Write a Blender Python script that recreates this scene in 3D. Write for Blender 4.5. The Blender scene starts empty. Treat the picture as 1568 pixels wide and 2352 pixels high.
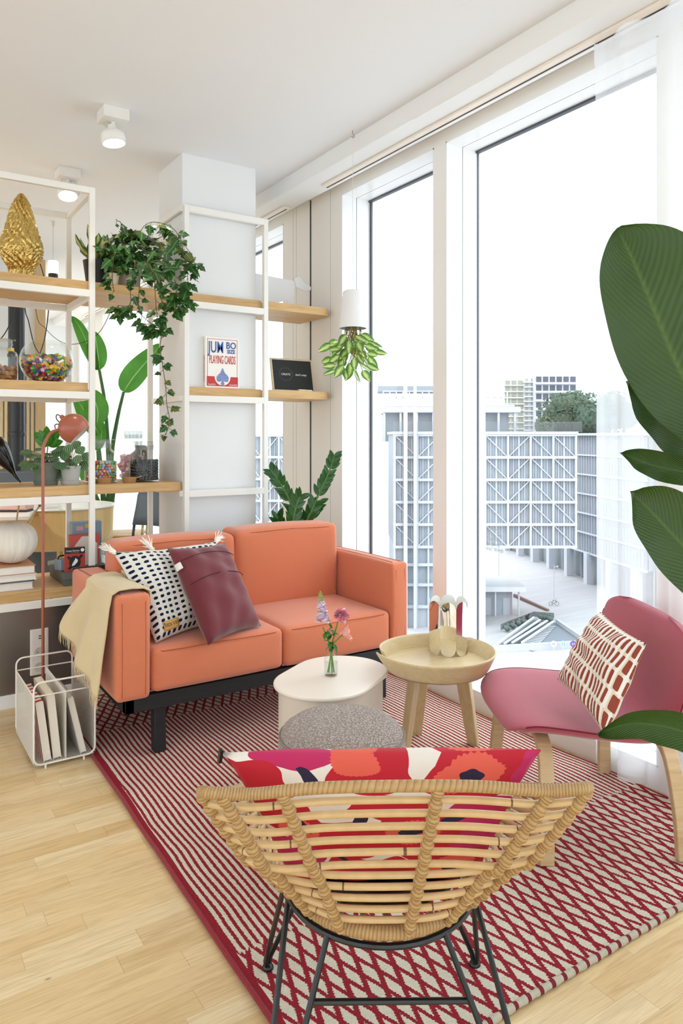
import bpy, math, random
from mathutils import Vector, Matrix
PI = math.pi
C = bpy.context.scene.collection
random.seed(7)
# ---------------------------------------------------------------- camera (24 mm shift-lens view, eye 1.25 m)
YAW = math.atan(1102/1680)
SY, CY = math.sin(YAW), math.cos(YAW)
cam_d = bpy.data.cameras.new('camera'); cam = bpy.data.objects.new('camera', cam_d); C.objects.link(cam)
cam.location = (0, 0, 1.25); cam.rotation_euler = (PI/2, 0, -YAW)
cam_d.sensor_fit = 'HORIZONTAL'; cam_d.sensor_width = 24; cam_d.lens = 24*1680/1568
cam_d.shift_y = -174/1568; cam_d.clip_start = .05; cam_d.clip_end = 1000
bpy.context.scene.camera = cam
# ---------------------------------------------------------------- sky, exposure
SKY_H, SKY_Z = 1.9, 4.2
w = bpy.data.worlds.new('overcast_sky'); bpy.context.scene.world = w; w.use_nodes = True
wt = w.node_tree; bg = wt.nodes['Background']
tc = wt.nodes.new('ShaderNodeTexCoord'); sp = wt.nodes.new('ShaderNodeSeparateXYZ'); mr = wt.nodes.new('ShaderNodeMapRange')
wt.links.new(tc.outputs['Generated'], sp.inputs[0]); wt.links.new(sp.outputs['Z'], mr.inputs['Value'])
mr.inputs['From Min'].default_value = 0; mr.inputs['From Max'].default_value = 1
mr.inputs['To Min'].default_value = SKY_H; mr.inputs['To Max'].default_value = SKY_Z
wt.links.new(mr.outputs[0], bg.inputs['Strength']); bg.inputs['Color'].default_value = (.84, .92, 1, 1)
vs = bpy.context.scene.view_settings
vs.view_transform = 'Standard'; vs.look = 'None'; vs.gamma = 1; vs.use_curve_mapping = False; vs.exposure = 0.38
def portal(x, y, z, sx, sy, rot):
    l = bpy.data.lights.new('window_portal', 'AREA'); l.shape = 'RECTANGLE'; l.size = sx; l.size_y = sy
    l.cycles.is_portal = True
    o = bpy.data.objects.new('window_portal', l); o.location = (x, y, z); o.rotation_euler = rot; C.objects.link(o)
def spot(x, y, z, e, aim, ang=100, col=(1, .93, .82)):
    l = bpy.data.lights.new('ceiling_spot_light', 'SPOT'); l.energy = e; l.spot_size = math.radians(ang); l.spot_blend = .8
    l.shadow_soft_size = .06; l.color = col
    o = bpy.data.objects.new('ceiling_spot_light', l); o.location = (x, y, z)
    o.rotation_euler = (Vector(aim)-Vector((x, y, z))).to_track_quat('-Z', 'Y').to_euler(); C.objects.link(o)
# ---------------------------------------------------------------- helpers
def ray(px, py):
    r = (px-784)/1680; u = (1002-py)/1680
    return Vector((SY+r*CY, CY-r*SY, u))
EYE = Vector((0, 0, 1.25))
def PZ(px, py, z): v = ray(px, py); return EYE+v*((z-1.25)/v.z)
def PY(px, py, y): v = ray(px, py); return EYE+v*(y/v.y)
def PX(px, py, x): v = ray(px, py); return EYE+v*(x/v.x)
def PD(px, py, d): return EYE+ray(px, py)*d
def ER(r, d, z=0): return Vector((d*SY+r*CY, d*CY-r*SY, z))
def hx(s):
    c = [int(s[i:i+2], 16)/255 for i in (0, 2, 4)]
    return tuple([(v/12.92 if v <= .04045 else ((v+.055)/1.055)**2.4) for v in c])+(1,)
class T:
    """tiny node-graph writer"""
    def __init__(s, name):
        s.m = bpy.data.materials.new(name); s.m.use_nodes = True; s.t = s.m.node_tree
        s.b = s.t.nodes['Principled BSDF']; s.out = s.t.nodes['Material Output']
    def n(s, k, **kw):
        x = s.t.nodes.new(k)
        for a, v in kw.items(): setattr(x, a, v)
        return x
    def put(s, sock, v):
        if hasattr(v, 'is_output') or isinstance(v, bpy.types.NodeSocket): s.t.links.new(v, sock)
        else: sock.default_value = v
    def ma(s, op, a, b=0., c=0.):
        x = s.n('ShaderNodeMath', operation=op)
        s.put(x.inputs[0], a); s.put(x.inputs[1], b); s.put(x.inputs[2], c); return x.outputs[0]
    def co(s, kind='Object', scale=None):
        o = s.n('ShaderNodeTexCoord').outputs[kind]
        if scale:
            m = s.n('ShaderNodeMapping'); s.t.links.new(o, m.inputs[0]); m.inputs['Scale'].default_value = scale; o = m.outputs[0]
        return o
    def xyz(s, v): x = s.n('ShaderNodeSeparateXYZ'); s.t.links.new(v, x.inputs[0]); return x.outputs
    def vec(s, a, b, c=0.):
        x = s.n('ShaderNodeCombineXYZ'); s.put(x.inputs[0], a); s.put(x.inputs[1], b); s.put(x.inputs[2], c); return x.outputs[0]
    def noise(s, v, sc, det=3, rough=.5, d=0.):
        x = s.n('ShaderNodeTexNoise'); s.t.links.new(v, x.inputs['Vector']); x.inputs['Scale'].default_value = sc
        x.inputs['Detail'].default_value = det; x.inputs['Roughness'].default_value = rough; x.inputs['Distortion'].default_value = d; return x.outputs['Fac']
    def wn(s, v): x = s.n('ShaderNodeTexWhiteNoise'); s.t.links.new(v, x.inputs['Vector']); return x.outputs['Value']
    def mix(s, f, a, b):
        x = s.n('ShaderNodeMix', data_type='RGBA'); s.put(x.inputs[0], f); s.put(x.inputs[6], a); s.put(x.inputs[7], b); return x.outputs[2]
    def rng(s, v, a, b, c=0., d=1.):
        x = s.n('ShaderNodeMapRange'); s.put(x.inputs[0], v)
        for i, k in enumerate((a, b, c, d)): x.inputs[i+1].default_value = k
        return x.outputs[0]
    def bump(s, h, st=.3, dist=.01):
        x = s.n('ShaderNodeBump'); x.inputs['Strength'].default_value = st; x.inputs['Distance'].default_value = dist
        s.put(x.inputs['Height'], h); s.t.links.new(x.outputs[0], s.b.inputs['Normal'])
    def fin(s, col, rough=.5, metal=0., **kw):
        s.put(s.b.inputs['Base Color'], col); s.put(s.b.inputs['Roughness'], rough); s.b.inputs['Metallic'].default_value = metal
        for k, v in kw.items(): s.put(s.b.inputs[k], v)
        return s.m
_pc = {}
def plain(c, rough=.5, metal=0., var=.06, sc=12., bump=0., bsc=60., **kw):
    key = (c, rough, metal, var, sc, bump, bsc, tuple(sorted(kw.items())))
    if key in _pc: return _pc[key]
    t = T('mat_'+c); b = hx(c); o = t.co()
    n = t.noise(o, sc)
    lo = tuple(x*(1-var) for x in b[:3])+(1,); hi = tuple(min(1, x*(1+var)) for x in b[:3])+(1,)
    if bump: t.bump(t.noise(o, bsc, 2), bump, .005)
    _pc[key] = t.fin(t.mix(n, lo, hi), rough, metal, **kw); return _pc[key]
def fabric(name, c, c2=None, sc=700, st=.35, sheen=.2, rough=.9, mottled=.5):
    t = T(name); b = hx(c); b2 = hx(c2) if c2 else tuple(x*.8 for x in b[:3])+(1,)
    o = t.co(); X = t.xyz(o)
    wv = t.ma('MULTIPLY', t.ma('SINE', t.ma('MULTIPLY', t.ma('ADD', X[0], X[1]), sc)), t.ma('SINE', t.ma('MULTIPLY', X[2], sc)))
    n = t.noise(t.co(scale=(60, 60, 260)), 3, 3); f = t.ma('MULTIPLY', n, mottled)
    t.bump(t.ma('ADD', t.ma('MULTIPLY', wv, .5), n), st, .002)
    return t.fin(t.mix(f, b, b2), rough, 0., **{'Sheen Weight': sheen, 'Specular IOR Level': .2})
def wood(name, c, c2, ax=0, sc=1., rough=.45, ring=1.):
    t = T(name); s = [14*sc]*3; s[ax] = 1.1*sc
    v = t.co(scale=tuple(s)); n = t.noise(v, 2.2, 5, .6, 1.2); n2 = t.noise(v, 11, 3, .7)
    f = t.rng(t.ma('ADD', t.ma('MULTIPLY', n, ring), t.ma('MULTIPLY', n2, .35)), .35, .95)
    t.bump(n2, .06, .003)
    return t.fin(t.mix(f, hx(c), hx(c2)), rough)
def glassmat(name, tint=(1, 1, 1, 1), refl=.06, edge=.55, rough=.02):
    t = T(name); tr = t.n('ShaderNodeBsdfTransparent'); tr.inputs[0].default_value = tint
    gl = t.n('ShaderNodeBsdfGlossy'); gl.inputs['Roughness'].default_value = rough; gl.inputs[0].default_value = (1, 1, 1, 1)
    lw = t.n('ShaderNodeLayerWeight'); lw.inputs['Blend'].default_value = .5
    f = t.ma('ADD', t.ma('MULTIPLY', t.ma('POWER', lw.outputs['Facing'], 3.), edge), refl)
    mx = t.n('ShaderNodeMixShader'); t.t.links.new(f, mx.inputs[0]); t.t.links.new(tr.outputs[0], mx.inputs[1]); t.t.links.new(gl.outputs[0], mx.inputs[2])
    t.t.links.new(mx.outputs[0], t.out.inputs[0]); return t.m
def glow(c, st):
    t = T('lamp_glow'); return t.fin(hx(c), .5, 0., **{'Emission Color': hx(c), 'Emission Strength': st})
def leafmat(name, c, c2, vein=None, rough=.35, trans=.25, kind=''):
    t = T(name); uv = t.xyz(t.co('UV')); o = t.co()
    n = t.noise(o, 9, 2); col = t.mix(n, hx(c), hx(c2))
    du = t.ma('ABSOLUTE', t.ma('SUBTRACT', uv[1], .5))
    if kind == 'veins':
        st = t.ma('SINE', t.ma('MULTIPLY', t.ma('SUBTRACT', uv[0], t.ma('MULTIPLY', du, .6)), 190.))
        t.bump(st, .25, .003)
        col = t.mix(t.rng(du, .0, .03, .8, 0.), col, hx(vein))
    elif kind == 'stripe':      # watermelon bands running from stem to tip
        s = t.ma('SINE', t.ma('MULTIPLY', t.ma('DIVIDE', t.ma('SUBTRACT', uv[1], .5), t.ma('ADD', t.ma('MULTIPLY', t.ma('SINE', t.ma('MULTIPLY', uv[0], PI)), .9), .12)), 34.))
        col = t.mix(t.rng(s, -.1, .5), col, hx(vein))
    elif kind == 'varieg':
        k = t.rng(t.ma('ADD', t.ma('MULTIPLY', du, 1.6), t.ma('MULTIPLY', t.noise(o, 60, 2), .5)), .35, .75, 1., 0.)
        col = t.mix(k, col, hx(vein))
    elif vein: col = t.mix(t.rng(du, .0, .05, .7, 0.), col, hx(vein))
    t.fin(col, rough)
    tl = t.n('ShaderNodeBsdfTranslucent'); t.t.links.new(col, tl.inputs[0])
    mx = t.n('ShaderNodeMixShader'); mx.inputs[0].default_value = trans
    t.t.links.new(t.b.outputs[0], mx.inputs[1]); t.t.links.new(tl.outputs[0], mx.inputs[2]); t.t.links.new(mx.outputs[0], t.out.inputs[0])
    return t.m
class MB:
    def __init__(s): s.v = []; s.f = []; s.uv = []; s.mi = []
    def add(s, vs, fs, uvs=None, mi=0, M=None):
        k = len(s.v); s.v += [tuple(M @ Vector(p)) if M else tuple(p) for p in vs]
        for i, f in enumerate(fs):
            s.f.append([a+k for a in f]); s.uv.append([uvs[a] for a in f] if uvs else [(0, 0)]*len(f)); s.mi.append(mi)
        return s
    def box(s, x0, x1, y0, y1, z0, z1, M=None, mi=0):
        v = [(x, y, z) for z in (z0, z1) for y in (y0, y1) for x in (x0, x1)]
        return s.add(v, [(0, 2, 3, 1), (4, 5, 7, 6), (0, 1, 5, 4), (2, 6, 7, 3), (0, 4, 6, 2), (1, 3, 7, 5)], None, mi, M)
    def beam(s, a, b, w, h=None, up=(0, 0, 1), mi=0, w2=None, h2=None):
        a, b = Vector(a), Vector(b); h = h or w; w2 = w2 or w; h2 = h2 or h
        d = (b-a).normalized(); u = Vector(up)
        if abs(d.dot(u)) > .98: u = Vector((1, 0, 0))
        x = d.cross(u).normalized(); y = x.cross(d)
        v = []
        for p, ww, hh in ((a, w, h), (b, w2, h2)):
            for i, j in ((-1, -1), (1, -1), (1, 1), (-1, 1)): v.append(p+x*i*ww/2+y*j*hh/2)
        return s.add(v, [(3, 2, 1, 0), (4, 5, 6, 7), (0, 1, 5, 4), (1, 2, 6, 5), (2, 3, 7, 6), (3, 0, 4, 7)], None, mi)
    def tube(s, pts, r, n=8, closed=False, mi=0, cap=True):
        pts = [Vector(p) for p in pts]; m = len(pts); rs = r if isinstance(r, (list, tuple)) else [r]*m
        vs = []; uvs = []; fs = []; ref = None
        for i, p in enumerate(pts):
            a = pts[(i-1) % m] if (closed or i) else p; b = pts[(i+1) % m] if (closed or i < m-1) else p
            d = (b-a)
            d = d.normalized() if d.length > 1e-9 else Vector((0, 0, 1))
            if ref is None: ref = Vector((0, 0, 1)) if abs(d.z) < .9 else Vector((1, 0, 0))
            x = ref-d*ref.dot(d)
            x = x.normalized() if x.length > 1e-6 else d.orthogonal().normalized()
            ref = x; y = d.cross(x)
            for k in range(n):
                t = 2*PI*k/n; vs.append(p+(x*math.cos(t)+y*math.sin(t))*rs[i]); uvs.append((i/m, k/n))
        for i in range(m if closed else m-1):
            j = (i+1) % m
            for k in range(n): l = (k+1) % n; fs.append((i*n+k, i*n+l, j*n+l, j*n+k))
        if cap and not closed: fs.append(tuple(range(n))[::-1]); fs.append(tuple((m-1)*n+k for k in range(n)))
        return s.add(vs, fs, uvs, mi)
    def lathe(s, prof, n=32, c=(0, 0, 0), sx=1, sy=1, mi=0, M=None, arc=1.):
        vs = []; uvs = []; fs = []; k0 = n if arc == 1. else n+1
        for i, (r, z) in enumerate(prof):
            for k in range(k0):
                t = 2*PI*arc*k/n; vs.append((c[0]+r*sx*math.cos(t), c[1]+r*sy*math.sin(t), c[2]+z)); uvs.append((k/n, i/(len(prof)-1)))
        for i in range(len(prof)-1):
            for k in range(n if arc == 1. else n): l = (k+1) % k0; fs.append((i*k0+k, i*k0+l, (i+1)*k0+l, (i+1)*k0+k))
        return s.add(vs, fs, uvs, mi, M)
    def prism(s, poly, h, M=None, mi=0, axis='z'):
        n = len(poly); vs = [(x, y, 0) for x, y in poly]+[(x, y, h) for x, y in poly]
        fs = [tuple(range(n))[::-1], tuple(range(n, 2*n))]+[(i, (i+1) % n, n+(i+1) % n, n+i) for i in range(n)]
        return s.add(vs, fs, [(p[0], p[1]) for p in vs], mi, M)
    def ball(s, c, r, sx=1, sy=1, sz=1, n=12, mi=0, M=None):
        return s.lathe([(r*math.sin(PI*i/n)+1e-5, -r*sz*math.cos(PI*i/n)) for i in range(n+1)], n*2, c, sx, sy, mi, M)
    def grid(s, fn, nu, nv, mi=0, cu=False, cv=False, M=None):
        a = nu if cu else nu+1; b = nv if cv else nv+1
        vs = []; uvs = []
        for i in range(a):
            for j in range(b): vs.append(fn(i/nu, j/nv)); uvs.append((i/nu, j/nv))
        fs = [(i*b+j, ((i+1) % a)*b+j, ((i+1) % a)*b+(j+1) % b, i*b+(j+1) % b) for i in range(nu) for j in range(nv)]
        return s.add(vs, fs, uvs, mi, M)
    def leaf(s, b, d, nrm, L, W, droop=.4, fold=.2, n=6, tip=1., wav=0., mi=0, pw=.8):
        b = Vector(b); d = Vector(d).normalized(); nrm = Vector(nrm); nrm = (nrm-d*nrm.dot(d)); nrm = nrm.normalized() if nrm.length > 1e-5 else d.orthogonal().normalized()
        sd = d.cross(nrm); vs = []; uvs = []; p = b.copy()
        for i in range(n+1):
            t = i/n; wd = W*.5*math.sin(PI*min(1, t**pw)*.985+.02)**.85*(1 if t < .98 else .15)
            a = -droop*t; dd = d*math.cos(a)+nrm*math.sin(a); nn = nrm*math.cos(a)-d*math.sin(a)
            if i: p = p+dd*(L/n)
            wv = wav*math.sin(i*2.1+L*37)
            vs += [p+sd*wd+nn*(fold*wd+wv*wd), p, p-sd*wd+nn*(fold*wd-wv*wd)]; uvs += [(t, 0), (t, .5), (t, 1)]
        fs = []
        for i in range(n): k = 3*i; fs += [(k, k+1, k+4, k+3), (k+1, k+2, k+5, k+4)]
        return s.add(vs, fs, uvs, mi)
def obj(name, mb, mats, parent=None, smooth=True, bevel=0., sub=0, weld=False, loc=None, ang=40, solid=0.):
    me = bpy.data.meshes.new(name); me.from_pydata(mb.v, [], mb.f)
    ul = me.uv_layers.new(name='uv'); fl = [c for f in mb.uv for c in f]
    for i, c in enumerate(fl): ul.data[i].uv = c
    for m in (mats if isinstance(mats, (list, tuple)) else [mats]): me.materials.append(m)
    for i, p in enumerate(me.polygons): p.material_index = mb.mi[i]
    if smooth: me.shade_smooth()
    else: me.shade_flat()
    o = bpy.data.objects.new(name, me); C.objects.link(o)
    if parent: o.parent = parent
    if loc: o.location = loc
    if weld: x = o.modifiers.new('weld', 'WELD'); x.merge_threshold = 1e-4
    if solid: x = o.modifiers.new('solid', 'SOLIDIFY'); x.thickness = solid; x.offset = 0
    if bevel:
        x = o.modifiers.new('bevel', 'BEVEL'); x.width = bevel; x.segments = 3; x.limit_method = 'ANGLE'; x.angle_limit = .6
    if sub: x = o.modifiers.new('sub', 'SUBSURF'); x.levels = sub; x.render_levels = sub
    if smooth:
        try: me.set_sharp_from_angle(angle=math.radians(ang))
        except Exception: pass
    return o
def thing(name, label, cat, loc=(0, 0, 0), rz=0., group=None):
    o = bpy.data.objects.new(name, None); C.objects.link(o); o.empty_display_size = .05
    o.location = loc; o.rotation_euler = (0, 0, rz); return tag(o, label, cat, group)
def tag(o, label, cat, group=None):
    o['label'] = label; o['category'] = cat
    if group: o['group'] = group
    return o
def struct(o): o['kind'] = 'structure'; return o
def dup(root, loc, rz=None, label=None):
    r = root.copy(); C.objects.link(r); r.location = loc
    if rz is not None: r.rotation_euler = (0, 0, rz)
    if label: r['label'] = label
    for ch in list(root.children):
        c = ch.copy(); C.objects.link(c); c.parent = r
        for g in list(ch.children):
            d = g.copy(); C.objects.link(d); d.parent = c
    return r
def text(name, s, mat, parent, M, size=.1, ext=.0006, align='CENTER', sx=1., bold=0.):
    cu = bpy.data.curves.new('t', 'FONT'); cu.body = s; cu.size = size; cu.extrude = ext; cu.align_x = align; cu.resolution_u = 3; cu.offset = bold
    o = bpy.data.objects.new('t', cu); C.objects.link(o); bpy.context.view_layer.update()
    me = bpy.data.meshes.new_from_object(o.evaluated_get(bpy.context.evaluated_depsgraph_get()))
    bpy.data.objects.remove(o); me.materials.clear(); me.materials.append(mat)
    me.transform(M @ Matrix.Diagonal((sx, 1, 1, 1)))
    r = bpy.data.objects.new(name, me); C.objects.link(r); r.parent = parent; return r
def frame(o, x, y, z=None):
    """matrix with origin o, x axis and y axis"""
    x = Vector(x).normalized(); y = Vector(y); y = (y-x*y.dot(x)).normalized(); z = x.cross(y)
    M = Matrix((x, y, z)).transposed().to_4x4(); M.translation = Vector(o); return M
def cat(pts, n=8, closed=False):
    P = [Vector(p) for p in pts]; m = len(P); out = []
    for i in range(m if closed else m-1):
        p1, p2 = P[i], P[(i+1) % m]
        p0 = P[(i-1) % m] if (closed or i) else p1*2-p2
        p3 = P[(i+2) % m] if (closed or i+2 < m) else p2*2-p1
        for k in range(n):
            t = k/n; out.append(.5*((2*p1)+(p2-p0)*t+(2*p0-5*p1+4*p2-p3)*t*t+(3*p1-p0-3*p2+p3)*t**3))
    if not closed: out.append(P[-1])
    return out
def pillow(mb, c00, c10, c11, c01, th, n=22, pull=.07, noise=.0, e=.42):
    """cushion between four corners (bottom-left, bottom-right, top-right, top-left)"""
    c = [Vector(q) for q in (c00, c10, c11, c01)]
    nr = (c[1]-c[0]).cross(c[3]-c[0]).normalized()
    def f(side):
        def g(a, b):
            u, v = 2*a-1, 2*b-1
            uu = u*(1-pull*(1-v*v)); vv = v*(1-pull*(1-u*u)); A, B = (uu+1)/2, (vv+1)/2
            p = c[0]*(1-A)*(1-B)+c[1]*A*(1-B)+c[2]*A*B+c[3]*(1-A)*B
            t = th*max(0, (1-u*u)*(1-v*v))**e
            if noise: t *= 1+noise*math.sin(7*u+3*v)*math.sin(5*v-2*u)+noise*.6*math.sin(13*u*v+9*v)
            return p+nr*side*t
        return g
    mb.grid(f(1), n, n)
    k = len(mb.f); mb.grid(f(-1), n, n)
    for i in range(k, len(mb.f)): mb.f[i] = mb.f[i][::-1]; mb.uv[i] = mb.uv[i][::-1]
    return mb
def rbox(mb, x0, x1, y0, y1, z0, z1, e=6, puff=.0, n=14, top=0.):
    """soft upholstery block: superellipsoid box"""
    c = Vector(((x0+x1)/2, (y0+y1)/2, (z0+z1)/2)); h = Vector(((x1-x0)/2, (y1-y0)/2, (z1-z0)/2)); r = min(h)*.30
    for ax in range(3):
        for sg in (-1, 1):
            def g(a, b, ax=ax, sg=sg):
                def sp(t):
                    t = 2*t-1; return math.copysign(1-(1-abs(t))**1.6, t)
                q = [0, 0, 0]; q[ax] = sg; q[(ax+1) % 3] = sp(a); q[(ax+2) % 3] = sp(b)
                p = Vector([q[i]*h[i] for i in range(3)])
                inn = Vector([max(-h[i]+r, min(h[i]-r, p[i])) for i in range(3)]); d = p-inn
                if d.length > 1e-9: p = inn+d.normalized()*r*min(1, d.length/r) if d.length > r else p
                p = inn+(p-inn)
                k = (1-q[(ax+1) % 3]**2)*(1-q[(ax+2) % 3]**2)
                p[ax] += sg*puff*k
                return c+p
            k0 = len(mb.f); mb.grid(g, n, n)
            if sg < 0:
                for i in range(k0, len(mb.f)): mb.f[i] = mb.f[i][::-1]; mb.uv[i] = mb.uv[i][::-1]
    return mb
# ---------------------------------------------------------------- materials
def floor_mat():
    t = T('oak_parquet'); X = t.xyz(t.co())
    row = t.ma('FLOOR', t.ma('DIVIDE', X[1], .068)); ro = t.wn(t.vec(row, 3.3))
    cx = t.ma('FLOOR', t.ma('DIVIDE', t.ma('ADD', X[0], t.ma('MULTIPLY', ro, 3.7)), .52)); cell = t.wn(t.vec(cx, row, 1.7)); cell2 = t.wn(t.vec(row, cx, 5.1))
    g = t.vec(t.ma('MULTIPLY', X[0], 2.2), t.ma('MULTIPLY', X[1], 26), t.ma('MULTIPLY', cell, 40))
    n = t.noise(g, 1.5, 5, .62, 1.5); n2 = t.noise(t.vec(t.ma('MULTIPLY', X[0], 9), t.ma('MULTIPLY', X[1], 190), 0.), 1.5, 2, .6)
    c = t.mix(cell, hx('E7CC9B'), hx('D8B985')); c = t.mix(t.ma('MULTIPLY', t.ma('POWER', cell2, 3.), .7), c, hx('EEDAB2'))
    c = t.mix(t.rng(n, .45, .85, 0, .6), c, hx('A87E45')); c = t.mix(t.rng(n2, .45, .75, 0, .22), c, hx('8E6835'))
    v = t.n('ShaderNodeTexVoronoi'); t.put(v.inputs['Vector'], t.vec(t.ma('MULTIPLY', X[0], 1.), t.ma('MULTIPLY', X[1], 2.), 0.)); v.inputs['Scale'].default_value = 3.1
    c = t.mix(t.rng(v.outputs['Distance'], .012, .035, .75, 0.), c, hx('4A3018'))
    fy = t.ma('FRACT', t.ma('DIVIDE', X[1], .068)); fx = t.ma('FRACT', t.ma('DIVIDE', t.ma('ADD', X[0], t.ma('MULTIPLY', ro, 3.7)), .52))
    seam = t.ma('MAXIMUM', t.ma('LESS_THAN', fy, .014), t.ma('LESS_THAN', fx, .003))
    c = t.mix(t.ma('MULTIPLY', seam, .35), c, hx('7A5528'))
    return t.fin(c, t.rng(n, .3, .8, .3, .42))
def rug_mat():
    t = T('woven_wool_rug'); X = t.xyz(t.co()); o = t.co()
    w1 = t.ma('MULTIPLY', t.ma('SUBTRACT', t.noise(t.co(scale=(1, 1, 0)), 3.2, 2), .5), .020)
    w2 = t.ma('MULTIPLY', t.ma('SUBTRACT', t.noise(t.co(scale=(30, 160, 0)), 1.4, 2), .5), .0075)
    x = t.ma('ADD', t.ma('ADD', X[0], w1), w2); y = X[1]
    st = t.ma('LESS_THAN', t.ma('FRACT', t.ma('DIVIDE', x, .0197)), .46)
    yq = t.ma('DIVIDE', t.ma('FLOOR', t.ma('DIVIDE', y, .0075)), 1/.0075)
    L = t.ma('ADD', .088, t.ma('MULTIPLY', t.ma('LESS_THAN', y, 2.), .036))
    u = t.ma('DIVIDE', x, .0394); v = t.ma('DIVIDE', t.ma('ADD', yq, t.ma('MULTIPLY', u, .012)), L)
    def dist(q): return t.ma('SUBTRACT', .5, t.ma('ABSOLUTE', t.ma('SUBTRACT', t.ma('FRACT', q), .5)))
    dz = t.ma('MINIMUM', dist(t.ma('ADD', u, v)), dist(t.ma('SUBTRACT', u, v)))
    zg = t.ma('LESS_THAN', dz, t.ma('ADD', .118, t.ma('MULTIPLY', t.noise(o, 7, 1), .06)))
    yj = t.ma('ADD', y, t.ma('MULTIPLY', dist(t.ma('DIVIDE', x, .0197)), .03))
    m = t.ma('MAXIMUM', t.ma('LESS_THAN', yj, 1.61), t.ma('GREATER_THAN', yj, 3.12))
    pat = t.ma('ADD', t.ma('MULTIPLY', zg, m), t.ma('MULTIPLY', st, t.ma('SUBTRACT', 1., m)))
    pat = t.ma('MAXIMUM', pat, t.ma('LESS_THAN', X[0], t.ma('ADD', .742, t.ma('MULTIPLY', t.ma('SUBTRACT', y, 1.1), .0175))))
    thr = t.ma('MULTIPLY', t.ma('SINE', t.ma('MULTIPLY', y, 2100.)), .5)
    n = t.noise(t.co(scale=(220, 500, 100)), 1, 2)
    red = t.mix(n, hx('7E1A26'), hx('A8323C')); cr = t.mix(n, hx('C4B79F'), hx('EDE6D6'))
    h = t.ma('ADD', t.ma('MULTIPLY', t.ma('SINE', t.ma('MULTIPLY', X[0], 1900.)), .3), t.ma('ADD', thr, t.ma('MULTIPLY', n, 1.2)))
    t.bump(h, .5, .003)
    return t.fin(t.mix(pat, cr, red), .95, 0., **{'Specular IOR Level': .1})
M_white = plain('ECEDED', .6, var=.01, sc=3)
M_ceil = plain('E9EAEC', .9, var=.012, sc=1.2)
M_wallp = plain('F2EEE8', .55, var=.015, sc=2)
M_alu = plain('F1F1F1', .28, var=.01)
M_frame = plain('EFECE5', .4, var=.01)
M_gasket = plain('2C2E33', .5)
M_dark = plain('191A1C', .45)
M_black = plain('101011', .35, var=.1)
M_oak = wood('oak_board', 'DDB983', 'B88E55', 0, 1., .45)
M_oak2 = wood('pale_oak', 'D9C49A', 'BFA273', 2, 1.3, .4)
M_oakx = wood('pale_oak_table', 'DDC79B', 'C3A878', 0, 1.6, .4, .8)
M_steel = plain('8E8882', .32, .85, var=.12, sc=2)
M_glass = glassmat('clear_glass', (.975, .985, .98, 1), .02, .36)
M_pane = glassmat('window_glass', (.97, .985, .98, 1), .02, .3)
M_txt = plain('F2F0EA', .8)
M_floor = floor_mat()
M_rug = rug_mat()
# ---------------------------------------------------------------- room shell
WX, GX = 2.342, 2.54          # inner face of the window wall, plane of the glass
CZ = 2.739
YB, YF, XL = 9.8, -3.6, -3.8
b = MB().box(XL-.2, WX+.02, YF-.2, YB+.2, -.2, 0); struct(obj('floor', b, M_floor, smooth=False))
b = MB().box(XL-.2, 2.6, YF-.2, YB+.2, CZ, CZ+.25); struct(obj('ceiling', b, M_ceil, smooth=False))
# dropped edge beam along the facade
prof = [(2.04, CZ+.01), (2.04, 2.672), (2.05, 2.66), (2.22, 2.66), (2.245, 2.668), (2.27, 2.70), (2.30, 2.722), (WX+.03, 2.722), (WX+.03, CZ+.01)]
M = Matrix(((1, 0, 0, 0), (0, 0, 1, YF), (0, 1, 0, 0), (0, 0, 0, 1)))
struct(obj('trim_1', MB().prism(prof, YB-YF, M), M_white))
# window openings (y0, y1) in the facade wall
WINS = [(2.745, 3.566), (1.54, 2.656), (4.272, 5.40), (6.2, 8.62), (8.95, 9.7), (.25, 1.40), (-1.1, .12), (-3.4, -1.2)]
WIN_Z0, WIN_Z1 = .085, 2.66
ys = sorted(WINS); b = MB(); y = YF-.2
for (a, c) in ys: b.box(WX, 2.60, y, a, 0, 2.73); y = c
b.box(WX, 2.60, y, YB+.2, 0, 2.73)
for (a, c) in ys:
    b.box(WX, 2.60, a, c, -.2, WIN_Z0-.02); b.box(WX, 2.60, a, c, WIN_Z1, 2.73)
b.box(WX-.003, WX, 3.916, 3.917, 0, 2.72)
struct(obj('wall_right', b, M_wallp, smooth=False))
j = MB().box(WX-.003, WX+.004, 3.914, 3.926, .0, 2.72); struct(obj('trim_2', j, M_gasket, smooth=False))
j = MB()
for yy in (3.69, 4.10, 4.14, 2.70): j.box(WX-.001, WX+.001, yy, yy+.0016, .0 if yy != 2.70 else 2.659, 2.72 if yy != 2.70 else 2.661)
struct(obj('trim_3', j, plain('B9B2A8', .8), smooth=False))
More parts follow.
